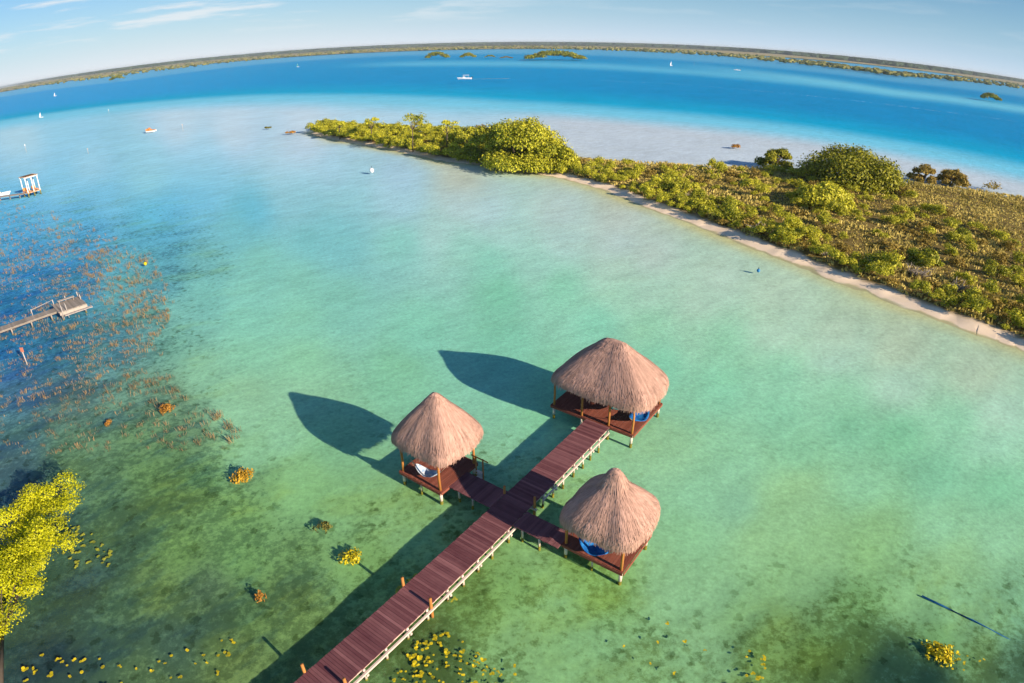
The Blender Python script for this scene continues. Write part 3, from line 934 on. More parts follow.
# side arms (boards run along the arm's width)
mb = MB(); planks(mb, bx0 + 1.72, -WID / 2 - 0.03, 0.75, 2.45, DECK - 0.055, DECK - 0.004, along='y')
mb.build('side_arm_deck', M['deck'], jetty)
mb = MB(); planks(mb, WID / 2 + 0.03, cx0 - 1.82, 0.35, 1.70, DECK - 0.055, DECK - 0.004, along='y')
mb.build('side_arm_deck', M['deck'], jetty)
for yy in (0.95, 2.25):
    for xx in (bx0 + 2.3, bx0 + 3.4):
        pile(jetty, xx, yy, DECK - 0.06, r=0.065)
for yy in (0.5, 1.55):
    for xx in (1.5, 2.6):
        pile(jetty, xx, yy, DECK - 0.06, r=0.065)


def thatch_roof(parent, hx, hy, z_eave, z_top, ridge, knob, seed, square=3.3):
    """hipped palm-thatch roof: layered fringes of straw over a rounded rectangular plan"""
    rg = random.Random(seed)
    ph = [rg.uniform(0, 6.28) for _ in range(6)]

    def plan(t):
        # superellipse: a rectangle with well rounded corners
        n = square
        c, s = math.cos(t), math.sin(t)
        r = (abs(c) ** n + abs(s) ** n) ** (-1 / n)
        return c * r, s * r

    def P(t, s, lift=0.0):
        """s: 0 at the ridge, 1 at the lip"""
        px, py = plan(t)
        # profile: straight slope, then a hanging lip
        if s < 0.86:
            q = s / 0.86
            rad = 0.93 * q ** 0.99
            zz = z_top + (z_eave + 0.62 - z_top) * (q ** 0.97)
            zz += 0.13 * math.sin(math.pi * q ** 1.3) + knob[2] * math.exp(-(q / 0.17) ** 4)
        else:
            q = (s - 0.86) / 0.14
            rad = 0.93 + 0.07 * math.sin(q * math.pi / 2)
            zz = z_eave + 0.62 * (1 - q ** 1.2)
        bulge = 1 + 0.018 * math.sin(3 * t + ph[0]) + 0.012 * math.sin(7 * t + ph[1] + 3 * s)
        # towards the ridge the plan shrinks onto a short ridge line
        wx = rad * hx * bulge + ridge * (1 - rad)
        wy = rad * hy * bulge + 0.10 * (1 - rad)
        # corners are rounder higher up
        cxn, cyn = math.cos(t), math.sin(t)
        m = min(1, max(0, (0.6 - rad) / 0.6)) * 0.5
        px, py = px * (1 - m) + cxn * m, py * (1 - m) + cyn * m
        zz += 0.05 * math.sin(5 * t + ph[2]) * s + 0.03 * math.sin(11 * t + ph[3]) * s
        return Vector((wx * px, wy * py, zz + lift))

    def N(t, s):
        a = P(t + 0.02, s) - P(t - 0.02, s); b = P(t, min(1, s + 0.02)) - P(t, max(0, s - 0.02))
        n = b.cross(a) if b.length > 1e-6 and a.length > 1e-6 else Vector((0, 0, 1))
        if n.length < 1e-9: return Vector((0, 0, 1))
        n.normalize()
        p = P(t, s)
        if n.dot(Vector((p.x, p.y, 1.5))) < 0: n = -n
        return n
    mb = MB()
    NT, NS = 96, 26
    vs = []
    for j in range(NS + 1):
        s = j / NS
        for i in range(NT):
            t = 2 * math.pi * i / NT
            p = P(t, s)
            p = p + N(t, max(s, 0.04)) * rg.uniform(-0.03, 0.02) * min(1, s * 4)
            if j == NS: p.z += rg.uniform(-0.05, 0.08)
            vs.append(p)
    fs, tn = [], []
    for j in range(NS):
        for i in range(NT):
            i2 = (i + 1) % NT
            fs.append((j * NT + i, (j + 1) * NT + i, (j + 1) * NT + i2, j * NT + i2)); tn.append(rg.uniform(.25, .55))
    fs.append(tuple(range(NT - 1, -1, -1))); tn.append(.45)
    mb.raw(vs, fs, tn, True)
    # straw bundles in courses from the lip upwards
    rows = 20
    per = (hx + hy) * 4
    for j in range(rows):
        s1 = 1.0 - j / rows * 0.97
        ln = 0.085 if s1 > 0.85 else 0.13
        cnt = int(per * max(0.10, min(1, s1)) / 0.045)
        for i in range(cnt):
            t = 2 * math.pi * (i + rg.random()) / cnt
            e = min(1.0, s1 + rg.uniform(-0.03, 0.02)); b0 = max(0.02, e - ln * rg.uniform(0.8, 1.6))
            w = rg.uniform(0.014, 0.034)
            pb, pe = P(t, b0), P(t + rg.uniform(-.012, .012), e)
            nb, ne = N(t, max(0.05, b0)), N(t, e)
            d = (pe - pb)
            if d.length < 1e-4: continue
            sd_ = d.cross(ne).normalized() * w
            out = rg.uniform(0.015, 0.055)
            hang = Vector((0, 0, -(rg.uniform(0.0, 0.12) + 0.16 * max(0, math.sin(t * 31 + 2 * math.sin(t * 9 + ph[5]))) * rg.random()) if e > 0.965 else 0))
            clump = 0.5 + 0.5 * math.sin(t * 23 + 3 * math.sin(t * 7 + ph[4]))
            tt = min(1, max(0, rg.gauss(0.54 + (0.40 if s1 > 0.72 else 0.18) * (clump - .55), 0.13)))
            a, b_ = pb + nb * 0.012 - sd_ * 0.7, pb + nb * 0.012 + sd_ * 0.7
            c_, d_ = pe + ne * out + sd_ * 0.5 + hang, pe + ne * out - sd_ * 0.5 + hang
            mid = (pb + pe) / 2 + (nb + ne) / 2 * (out * 0.75 + 0.015)
            mb.raw([a, mid - sd_, d_, b_, mid + sd_, c_], [(0, 3, 4, 1), (1, 4, 5, 2)], tt)
    roof = mb.build('thatched_roof', M['thatch'], parent)
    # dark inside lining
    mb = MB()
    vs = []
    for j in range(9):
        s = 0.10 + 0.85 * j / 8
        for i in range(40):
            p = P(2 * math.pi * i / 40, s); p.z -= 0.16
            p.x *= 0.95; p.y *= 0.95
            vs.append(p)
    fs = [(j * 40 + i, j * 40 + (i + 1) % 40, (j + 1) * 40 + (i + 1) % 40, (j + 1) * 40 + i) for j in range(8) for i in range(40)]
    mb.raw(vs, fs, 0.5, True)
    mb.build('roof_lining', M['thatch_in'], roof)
    # ridge bundle: straw combed over the ridge
    mb = MB()
    for k in range(int(420 * (1 + 1.5 * ridge))):
        t = rg.uniform(0, 6.28)
        e = rg.uniform(0.10, 0.26); b0 = max(0.0, e - rg.uniform(.08, .16))
        pb, pe = P(t, b0, .02), P(t + rg.uniform(-.1, .1), e)
        ne = N(t, max(.06, e)); d = pe - pb
        if d.length < 1e-4: continue
        sdv = d.cross(ne).normalized() * rg.uniform(.015, .03)
        pe = pe + ne * rg.uniform(.03, .08); mid = (pb + pe) / 2 + ne * .05
        mb.raw([pb - sdv, mid - sdv, pe - sdv * .5, pb + sdv, mid + sdv, pe + sdv * .5], [(0, 3, 4, 1), (1, 4, 5, 2)], rg.uniform(.35, .75))
    mb.blob((knob[0] * .5, 0, z_top + knob[2] - 0.10), (ridge + 0.16, 0.22, 0.17), rg, 6, 14, 0.10, .5)
    mb.build('ridge_cap', M['thatch'], roof)
    return roof


def shelter(name, c, hx, hy, dx, dy, label, posts, z_top, ridge, knob, seed, rz=RZ, roof_off=(0, 0), z_eave=2.40, square=3.3):
    root = empty(name, c, rz, label, 'thatched shelter', 'thatched shelters on the jetty')
    mb = MB(); rg = random.Random(seed + 50)
    planks(mb, -dx, dx, -dy, dy, DECK - 0.05, DECK + 0.002, 0.15, 'y', rg, 0.02)
    mb.build('platform_deck', M['deck_red'], root)
    mb = MB()
    mb.box(-dx, dx, -dy - 0.06, -dy - 0.025, DECK - 0.19, DECK - 0.01, .55)
    mb.box(-dx, dx, dy + 0.025, dy + 0.06, DECK - 0.19, DECK - 0.01, .55)
    mb.box(-dx - 0.06, -dx - 0.025, -dy, dy, DECK - 0.19, DECK - 0.01, .55)
    mb.box(dx + 0.025, dx + 0.06, -dy, dy, DECK - 0.19, DECK - 0.01, .55)
    mb.build('edge_board', M['deck_red'], root)
    for i in range(3):
        mb = MB(); yy = -dy + 0.35 + i * (dy - 0.35)
        mb.box(-dx + .1, dx - .1, yy - .06, yy + .06, DECK - 0.24, DECK - 0.06, .4); mb.build('joist', M['white_wood'], root)
    for x, y in posts:
        mb = MB(); l = rg.uniform(-.03, .03)
        mb.tube([(x, y, DECK - 0.25), (x + l, y + l, 1.7), (x, y, z_eave + 0.28)], [.085, .08, .075], 8, rg.uniform(.35, .7))
        o = mb.build('post', M['pole'], root)
        mb = MB(); mb.tube([(x, y, -0.06), (x, y, DECK - 0.252)], .10, 8, .7); mb.build('white_base', M['white_wood'], o)
        mb = MB(); mb.tube([(x, y, BED), (x, y, -0.062)], .105, 8, .5); mb.build('algae_sleeve', M['algae'], o)
    for x in np.linspace(-dx + 0.15, dx - 0.15, 4 if dx > 2.5 else 3):
        for yy in (-dy + 0.12, dy - 0.12):
            if min(math.hypot(x - a, yy - b) for a, b in posts) > 0.5:
                pile(root, x, yy, DECK - 0.06, r=0.065)
    # tie beams under the eave
    for (x0, y0), (x1, y1) in (((-dx, -dy), (dx, -dy)), ((-dx, dy), (dx, dy)), ((-dx, -dy), (-dx, dy)), ((dx, -dy), (dx, dy))):
        mb = MB(); s = 0.95
        mb.tube([(x0 * s, y0 * s, z_eave + 0.22), (x1 * s, y1 * s, z_eave + 0.22)], 0.06, 6, .3); mb.build('tie_beam', M['pole'], root)
    rf = thatch_roof(root, hx, hy, z_eave, z_top, ridge, knob, seed, square)
    rf.location = (roof_off[0], roof_off[1], 0)
    return root


def corner_posts(dx, dy, extra=()):
    i = 0.16
    return [(-dx + i, -dy + i), (dx - i, -dy + i), (dx - i, dy - i), (-dx + i, dy - i)] + list(extra)


shelter('thatched_shelter', CA, 3.78, 2.96, 3.25, 2.40, 'largest thatched shelter, with a short ridge, at the far end of the jetty',
        corner_posts(3.25, 2.40, [(-0.75, -2.3), (1.35, -2.3), (0.3, 2.3)]), 5.98, 0.62, (0, 0, 0.0), 11, roof_off=(0.20, 0.05), z_eave=2.68, square=4.4)
shelter('thatched_shelter', CB, 2.36, 2.24, 1.70, 1.72, 'small pointed thatched shelter on the left side arm of the jetty, its eave cracked across',
        corner_posts(1.70, 1.72), 6.05, 0.14, (0, 0, 0.0), 12, roof_off=(0.03, 0.14), z_eave=2.92, square=4.4)
shelter('thatched_shelter', CC_, 2.22, 2.22, 1.80, 1.68, 'thatched shelter with a bulging knob on its peak, on the right arm of the jetty',
        corner_posts(1.80, 1.68), 5.10, 0.16, (0.05, 0, 0.48), 13, roof_off=(0.12, -0.10), z_eave=2.55, square=4.2)


def hammock(p0, p1, sag, width, material, label, seed):
    """cloth slung between two points, gathered at both ends into cords"""
    rg = random.Random(seed)
    p0, p1 = Vector(p0), Vector(p1)
    mid = (p0 + p1) / 2
    root = empty('hammock', mid, 0, label, 'hammock')
    d = p1 - p0; side = Vector((-d.y, d.x, 0)).normalized()
    mb = MB()
    n, w = 14, 6
    vs = []
    for i in range(n + 1):
        t = 0.16 + 0.68 * i / n
        p = p0.lerp(p1, t) - mid; p.z -= sag * 4 * t * (1 - t)
        ww = width * (0.12 + 0.88 * math.sin(math.pi * (i / n)) ** 0.6)
        for k in range(w + 1):
            u = k / w * 2 - 1
            vs.append(p + side * ww * u * 0.5 + Vector((0, 0, 0.16 * u * u + rg.uniform(-.02, .02))))
    fs = [(i * (w + 1) + k, i * (w + 1) + k + 1, (i + 1) * (w + 1) + k + 1, (i + 1) * (w + 1) + k) for i in range(n) for k in range(w)]
    mb.raw(vs, fs, [rg.random() for _ in fs], True)
    o = mb.build('cloth', material, root)
    sm = o.modifiers.new('thickness', 'SOLIDIFY'); sm.thickness = 0.02
    for a, e, t in ((p0, 0, 0.16), (p1, 1, 0.84)):
        mb = MB()
        q = p0.lerp(p1, t) - mid; q.z -= sag * 4 * t * (1 - t)
        for k in range(5):
            mb.tube([a - mid, q + side * (k - 2) * 0.05], 0.009, 4, .5)
        mb.build('cord', M['rope'], root)
    return root


def shl(c, x, y, z):
    return c - V * x + U * y + Vector((0, 0, z))


hammock(shl(CA, 2.75, -2.15, 1.85), shl(CA, 2.85, 0.9, 2.0), 0.95, 1.25, M['blue_cloth'], 'bright blue hammock slung along the right edge of the largest shelter', 1)
hammock(shl(CA, 0.9, -2.1, 2.0), shl(CA, 1.9, 1.2, 2.2), 0.85, 0.7, M['teal_cloth'], 'green and teal hammock hanging in the middle of the largest shelter', 2)
hammock(shl(CB, -0.9, -1.55, 2.1), shl(CB, 1.55, -1.0, 2.1), 1.0, 0.75, M['pale_cloth'], 'white and pale blue hammock under the small pointed shelter', 3)
hammock(shl(CC_, -1.4, -1.35, 1.95), shl(CC_, 1.3, -1.5, 1.95), 0.9, 1.0, M['blue_cloth'], 'dark blue hammock under the front eave of the knob-topped shelter', 4)

# hand rail stub and ladder at the left shelter
rail = empty('boarding_ladder', shl(CB, 1.9, 1.35, 0), RZ, 'short wooden boarding ladder with a handrail beside the small pointed shelter', 'ladder')
for x in (0.0, 0.55):
    mb = MB(); mb.tube([(x, 0, BED), (x, 0, DECK + 0.85)], 0.05, 8, .5); mb.build('ladder_post', M['pole'], rail)
mb = MB(); mb.tube([(-0.35, 0, DECK + 0.80), (0.95, 0, DECK + 0.80)], 0.04, 8, .7); mb.build('handrail', M['pole'], rail)
for k in range(3):
    mb = MB(); mb.box(0.04, 0.51, -0.08, 0.08, 0.05 + 0.22 * k, 0.09 + 0.22 * k, .8); mb.build('rung', M['white_wood'], rail)

# ------------------------------------------------------------------ vegetation
def leafball(mb, c, r, n, size, rg, flat=0.75, tint=0.5, spread=0.28):
    """many small leaf faces through the outer part of a lump"""
    for _ in range(n):
        u = rg.uniform(-0.35, 1); a = rg.uniform(0, 2 * math.pi)
        q = math.sqrt(max(0, 1 - u * u))
        d = Vector((q * math.cos(a), q * math.sin(a), u))
        k = rg.uniform(0.55, 1.06) if rg.random() < .85 else rg.uniform(1.05, 1.3)
        p = Vector(c) + Vector((d.x * r[0], d.y * r[1], d.z * r[2])) * k
        nn = (d + Vector((rg.gauss(0, .55), rg.gauss(0, .55), rg.gauss(.25, .5)))).normalized()
        e1 = nn.orthogonal().normalized(); e2 = nn.cross(e1)
        t = rg.uniform(0, 6.28)
        f1 = e1 * math.cos(t) + e2 * math.sin(t); f2 = nn.cross(f1)
        sz = size * rg.uniform(.6, 1.35)
        mb.face([p - f1 * sz, p + f2 * sz * .55 - f1 * sz * .1, p + f1 * sz, p - f2 * sz * .55 + f1 * sz * .1],
                min(1, max(0, tint + rg.gauss(0, spread))))


def shrub_mesh(name, seed, w, h, lumps, leaves, size, material):
    rg = random.Random(seed)
    mb = MB()
    for k in range(lumps):
        a = rg.uniform(0, 6.28); q = rg.random() ** 0.6 * w * 0.62
        hh = h * (1 - 0.45 * (q / w) ** 2) * rg.uniform(.6, 1.0)
        r = w * rg.uniform(.30, .50)
        leafball(mb, (q * math.cos(a), q * math.sin(a), max(hh - r * .6, r * .45)), (r, r, r * rg.uniform(.65, .95)), leaves // lumps, size, rg,
                 tint=rg.uniform(.3, .7))
    return mb.mesh(name, material)


GREEN = [shrub_mesh('mangrove_shrub', 100 + i, 1.0, rg_h, 8, 760, 0.085, M['leaf']) for i, rg_h in enumerate((1.25, 1.5, 1.35, 1.7, 1.1, 1.45))]
DRY = [shrub_mesh('scrub_bush', 200 + i, 1.0, hh, 6, 380, 0.10, M['leaf_dry']) for i, hh in enumerate((0.9, 1.1, 0.8))]

rg = random.Random(21)
spots = []
tipx = at(560, 170).x
tries = 0
xs = [p.x for p in ISLAND]; ys = [p.y for p in ISLAND]
BACKL = [at(*p) for p in BACK_PX]


def ok_gap(x, y, gap):
    return all((x - a) ** 2 + (y - b) ** 2 > gap * gap for a, b, *_ in spots)


TREE_SPOTS = []          # filled with footprints of the large crowns so that shrubs keep off them
BIG = [  # px, py of the foot, half width m, height m, lumps, leaves, kind, label
    (522, 166, 9.4, 10.6, 22, 5200, 'leaf', 'tall bright green mangrove mound, highest crown on the island tip'),
    (492, 160, 6.4, 8.2, 12, 2600, 'leaf', 'rounded mangrove crown just left of the highest mound on the island tip'),
    (547, 168, 6.5, 6.0, 12, 2600, 'leaf', 'mangrove crown sloping down just right of the highest mound, beside the sandbank'),
    (468, 150, 5.0, 6.2, 9, 1700, 'leaf', 'low spreading mangrove with open branches, midway along the island tip'),
    (850, 184, 10.8, 8.0, 26, 6500, 'leaf_dk', 'biggest dark green mangrove clump, rounded, on the back edge of the island'),
    (774, 166, 4.2, 4.4, 9, 1800, 'leaf_dk', 'small round dark green bush left of the biggest mangrove clump'),
    (822, 206, 5.6, 4.6, 10, 2400, 'leaf', 'yellow-green bush in the brown marsh in front of the biggest mangrove clump'),
    (922, 180, 3.6, 3.6, 7, 1100, 'leaf_dry', 'loose olive bush right of the biggest mangrove clump'),
    (951, 183, 4.0, 3.4, 7, 1200, 'leaf_dry', 'thin dry bush with long shade, third along the back edge of the island'),
    (924, 262, 2.6, 2.2, 7, 1100, 'leaf', 'low rounded yellow-green bush standing alone in the brown marsh near the shore fringe'),
]
for px, py, w, h, *_ in BIG:
    p = at(px, py, 0.4)
    TREE_SPOTS.append((p.x, p.y, w * 0.8))


def clear_of_trees(x, y):
    return all((x - a) ** 2 + (y - b) ** 2 > r * r for a, b, r in TREE_SPOTS)


while tries < 60000 and len(spots) < 760:
    tries += 1
    if rg.random() < 0.5:
        x, y = rg.uniform(min(xs), tipx + 6), rg.uniform(at(560, 180).y, max(ys))
    else:
        x, y = rg.uniform(tipx, 75), rg.uniform(38, at(560, 170).y)
    if not inside(ISLAND, x, y): continue
    ds = edge_dist(SHORE, x, y, False); db = edge_dist(BACKL, x, y, False)
    tip = x < tipx
    if ds < (1.4 if tip else 2.9 + 1.3 * (0.5 + 0.5 * math.sin(x * .16 + 1.3))) or db < 1.0: continue
    lim = 40 if tip else (9.0 + 3 * math.sin(x * .23) + 3 * math.sin(y * .5))
    if ds > lim and rg.random() > 0.03: continue
    if not clear_of_trees(x, y): continue
    sc = rg.uniform(1.2, 2.4) if tip else rg.uniform(0.85, 1.9)
    if not tip and ds < 5.5: sc *= 0.8
    if not ok_gap(x, y, 1.9 if tip else 1.35): continue
    spots.append((x, y, sc, tip, ds))
spots.sort(key=lambda q: math.hypot(q[0], q[1]) / q[2])
rest = MB()
proto_g = []
for i, (x, y, sc, tip, ds) in enumerate(spots):
    dry = rg.random() < (0.12 if ds < 14 else 0.5)
    me = (DRY if dry else GREEN)[rg.randrange(len(DRY if dry else GREEN))]
    rz = rg.uniform(0, 6.28); sz = sc * rg.uniform(.8, 1.15)
    if i < 290:
        o = bpy.data.objects.new('scrub_bush' if dry else 'mangrove_shrub', me)
        COL.objects.link(o)
        o.location = (x, y, 0.25); o.rotation_euler = (0, 0, rz); o.scale = (sc, sc, sz)
        if dry:
            tag(o, 'low dry olive-brown scrub bush among the green shrubs on the island', 'bush', 'dry scrub bushes on the island')
        else:
            tag(o, 'yellow-green mangrove shrub in the dense fringe of the long island', 'shrub', 'green mangrove shrubs on the island')
    else:
        c, s_ = math.cos(rz), math.sin(rz)
        vs = [(x + (v.co.x * c - v.co.y * s_) * sc, y + (v.co.x * s_ + v.co.y * c) * sc, .25 + v.co.z * sz) for v in me.vertices]
        tn = [a.value * 0.75 + 0.12 + rg.uniform(-.12, .12) for a in me.attributes['tint'].data]
        rest.raw(vs, [tuple(p.vertices) for p in me.polygons], tn)
if rest.v:
    tag(rest.build('mangrove_thicket', M['leaf']), 'far part of the mangrove thicket covering the tip of the island', 'thicket', kind='stuff')

for i, (px, py, w, h, lumps, leaves, mk, label) in enumerate(BIG):
    p = at(px, py, 0.4)
    root = empty('mangrove_tree', (p.x, p.y, 0.2), 0, label, 'mangrove')
    r2 = random.Random(300 + i)
    mb = MB()
    for k in range(lumps):
        a = r2.uniform(0, 6.28); q = r2.random() ** 0.55 * w * 0.72
        top = h * (1 - 0.62 * (q / w) ** 2) * r2.uniform(.78, 1.0)
        r = w * r2.uniform(.20, .34)
        c = (q * math.cos(a), q * math.sin(a), max(top - r * .75, r * .4))
        leafball(mb, c, (r, r, r * .85), leaves * 2 // lumps, 0.26, r2, tint=r2.uniform(.3, .65))
    for k in range(lumps * 2):                               # skirt of leaves reaching the ground
        a = r2.uniform(0, 6.28); q = w * r2.uniform(.55, .85)
        r = w * r2.uniform(.16, .26)
        leafball(mb, (q * math.cos(a), q * math.sin(a), r * .6), (r, r, r), leaves // lumps, 0.24, r2, tint=r2.uniform(.25, .6))
    mb.build('crown', M[mk], root)
    mb = MB()
    for k in range(5):
        a = r2.uniform(0, 6.28); e = Vector((math.cos(a) * w * .4, math.sin(a) * w * .4, h * .6))
        mb.tube([(0.3 * math.cos(a), .3 * math.sin(a), -.3), e * .5 + Vector((0, 0, .3)), e], [.22, .15, .06], 6, .5)
    mb.build('trunk', M['bark'], root)

# bare grey shrubs between the green ones
dead = MB(); r2 = random.Random(61)
for k in range(16):
    a = r2.uniform(0, 6.28); l_ = r2.uniform(.6, 1.2); e = Vector((math.cos(a) * l_ * .6, math.sin(a) * l_ * .6, l_))
    dead.tube([(0, 0, -.1), e * .5 + Vector((r2.gauss(0, .08), r2.gauss(0, .08), .05)), e], [.045, .03, .012], 4, r2.random())
    for q in range(3):
        f_ = e * r2.uniform(.4, .9)
        dead.tube([f_, f_ + Vector((r2.gauss(0, .3), r2.gauss(0, .3), r2.uniform(.1, .4)))], [.02, .008], 4, r2.random())
dead_me = dead.mesh('dead_shrub', M['driftwood'])
k = 0
while k < 26:
    x, y = r2.uniform(tipx - 20, 72), r2.uniform(40, 165)
    if not inside(ISLAND, x, y): continue
    ds = edge_dist(SHORE, x, y, False)
    if not 4.2 < ds < 11: continue
    o = bpy.data.objects.new('dead_shrub', dead_me); COL.objects.link(o)
    q = r2.uniform(1.1, 1.9)
    o.location = (x, y, .2); o.rotation_euler = (0, 0, r2.uniform(0, 6.28)); o.scale = (q, q, q * r2.uniform(.7, 1))
    tag(o, 'bare grey leafless shrub among the green fringe behind the island beach', 'dead shrub', 'bare shrubs along the island beach')
    k += 1

# slender trees that stick out of the tip thicket
for i, (px, py, h, w, label) in enumerate([(413, 152, 8.6, 3.8, 'tallest thin tree with a flat spreading top, on the island tip'),
                                           (372, 143, 6.2, 2.2, 'thin upright tree, second from the very end of the island tip'),
                                           (340, 139, 5.0, 2.0, 'small wispy tree at the very end of the island tip'),
                                           (447, 152, 7.0, 2.6, 'thin tree between the flat-topped tree and the spreading mangrove on the tip')]):
    p = at(px, py, 0.3)
    r2 = random.Random(400 + i)
    root = empty('slender_tree', (p.x, p.y, 0.2), 0, label, 'tree')
    mb = MB(); tr_ = MB()
    tr_.tube([(0, 0, -.3), (.15, .1, h * .5), (.3, 0, h * .85)], [.16, .12, .06], 6, .5)
    for k in range(9):
        a = r2.uniform(0, 6.28); q = w * r2.uniform(.2, .8)
        c = Vector((.3 + q * math.cos(a), q * math.sin(a), h * r2.uniform(.78, 1.0)))
        tr_.tube([(.2, 0, h * .6), c], [.06, .025], 5, .5)
        leafball(mb, c, (w * .34, w * .34, w * .20), 70, 0.2, r2, tint=r2.uniform(.4, .8))
    mb.build('crown', M['leaf'], root); tr_.build('trunk', M['bark'], root)

# salt marsh grass over the island
mb = MB()
r2 = random.Random(31)
n = 0
while n < 27000:
    x, y = r2.uniform(at(560, 170).x - 8, 135), r2.uniform(35, 190)
    if not inside(ISLAND, x, y): n += 0.01; continue
    ds = edge_dist(SHORE, x, y, False)
    if ds < 3.6: continue
    n += 1
    h = r2.uniform(.18, .55) * (1.25 if math.sin(x * .4 + 2 * math.sin(y * .3)) > .3 else 0.9)
    t = min(1, max(0, 0.5 + 0.3 * math.sin(x * .15 + y * .21) + r2.gauss(0, .2)))
    for k in range(4):
        a = r2.uniform(0, 6.28); w = r2.uniform(.08, .19)
        dx, dy = math.cos(a), math.sin(a)
        lx, ly = r2.uniform(-.3, .3), r2.uniform(-.3, .3)
        bx, by = x + r2.uniform(-.3, .3), y + r2.uniform(-.3, .3)
        mb.face([(bx - dx * w, by - dy * w, .30), (bx + dx * w, by + dy * w, .30), (bx + dx * w * .5 + lx, by + dy * w * .5 + ly, .3 + h), (bx - dx * w * .5 + lx, by - dy * w * .5 + ly, .3 + h)], t)
tag(mb.build('marsh_grass', M['grass']), 'brown and olive salt grass filling the middle of the island', 'grass', kind='stuff')

# small shrubs on the sandbank and in the shallows
for px, py, w, label in [(737, 148, 1.3, 'lone rusty shrub standing on the pale sandbank'), (291, 133.5, 1.2, 'small brown shrub in the shallows just off the island tip'),
                         (268, 128.5, 0.9, 'tiny brown shrub in the shallows farthest off the island tip'), (988, 190, 2.6, 'low dark shrub on the back sand at the right edge')]:
    p = at(px, py)
    mb = MB(); r2 = random.Random(int(px))
    for k in range(5):
        leafball(mb, (r2.uniform(-.9, .9) * w, r2.uniform(-.5, .5) * w, w * .35), (w * .5, w * .5, w * .4), 60, .2, r2, tint=.6)
    tag(mb.build('shore_shrub', M['leaf_dry' if px > 900 else 'orange_plant'] if px != 268 else M['weed'], loc=(p.x, p.y, -.1)), label, 'shrub')

# far mangrove islets
for px, py, wpx, hpx, label in [(437, 57.6, 22, 7.0, 'mangrove islet, largest of the small round ones left of the wide islet'), (468, 57.2, 14, 5.2, 'middle-sized mangrove islet, second of the row left of the wide islet'),
                                (490, 57.2, 9, 3.0, 'low narrow mangrove islet, third of the row left of the wide islet'), (506, 58.2, 12, 2.2, 'very low reddish-brown islet just left of the wide mangrove islet'),
                                (555, 58.4, 56, 9.5, 'widest mangrove islet, long and bushy, in front of the far shore'), (990, 98.6, 19, 6.4, 'solitary mangrove islet in the pale shoal at the right'),
                                (117, 79.0, 15, 4.2, 'small mangrove islet against the pale marsh at the left')]:
    p = at(px, py)
    d = p.length
    pm = d / 640.0
    w, h = wpx * pm / 2, hpx * pm * 0.82
    r2 = random.Random(int(px) + 5)
    mb = MB()
    for k in range(int(26 + wpx * 1.6)):
        x = r2.uniform(-1, 1); yq = r2.uniform(-.55, .55)
        top = h * (1 - abs(x) ** 2.6) * r2.uniform(.62, 1.0) * (1 - .5 * yq * yq)
        rr_ = max(h * r2.uniform(.20, .34), 1.0)
        leafball(mb, (x * w, yq * w * .8, max(top - rr_ * .7, rr_ * .3)), (rr_ * 1.3, rr_ * 1.3, rr_), 60, rr_ * .34, r2, tint=r2.uniform(.2, .7))
    tag(mb.build('mangrove_islet', M['leaf_dk'] if px != 506 else M['leaf_dry'], loc=(p.x, p.y, -0.1)), label, 'islet')

# ------------------------------------------------------------------ water plants
REED_PX = [(-30, 190), (55, 212), (150, 250), (175, 300), (160, 345), (185, 395), (245, 425), (225, 452), (150, 448), (60, 452), (-30, 460)]
REED_AREA = [at(*p) for p in REED_PX]


def reed_mesh(seed, n, h):
    r2 = random.Random(seed); mb = MB()
    for k in range(n):
        a = r2.uniform(0, 6.28); q = r2.random() * .22
        bx, by = q * math.cos(a), q * math.sin(a)
        lx, ly = r2.gauss(0, .12), r2.gauss(0, .12)
        hh = h * r2.uniform(.5, 1.1); w = r2.uniform(.010, .022); t = r2.uniform(0, 6.28)
        dx, dy = math.cos(t) * w, math.sin(t) * w
        mb.face([(bx - dx, by - dy, -.3), (bx + dx, by + dy, -.3), (bx + lx + dx * .6, by + ly + dy * .6, hh), (bx + lx - dx * .6, by + ly - dy * .6, hh)], r2.uniform(.2, .9))
    return mb.mesh('reed_tuft', M['reed'])


REEDS = [reed_mesh(500 + i, 5 + 2 * i, .14 + .06 * i) for i in range(4)]
r2 = random.Random(41)
rs = []
HOT = [(at(*p), r) for p, r in (((8, 272), 3.5), ((5, 340), 3.5), ((35, 350), 4), ((92, 266), 4), ((75, 345), 5), ((60, 395), 9), ((110, 380), 8), ((130, 420), 7), ((20, 410), 9), ((90, 430), 7), ((95, 320), 8), ((60, 290), 9), ((30, 245), 10))]
x0, x1 = min(p.x for p in REED_AREA), max(p.x for p in REED_AREA); y0, y1 = min(p.y for p in REED_AREA), max(p.y for p in REED_AREA)
while len(rs) < 2300:
    x, y = r2.uniform(x0, x1), r2.uniform(y0, y1)
    if not inside(REED_AREA, x, y): continue
    w = sum(math.exp(-((x - p.x) ** 2 + (y - p.y) ** 2) / (2 * r * r)) for p, r in HOT)
    w *= 0.5 + 0.5 * math.sin(x * .9 + 2 * math.sin(y * .55)) if r2.random() < .6 else 1
    if y > 85: w *= .35
    w *= max(0.08, 0.5 + 0.9 * math.sin(x * .31 + 1.7 * math.sin(y * .23)) * math.sin(y * .37 + 1.3 * math.sin(x * .19)))
    if r2.random() > 0.06 + w * .8: continue
    rs.append((x, y))
rs.sort(key=lambda q: math.hypot(*q))
mass = MB()
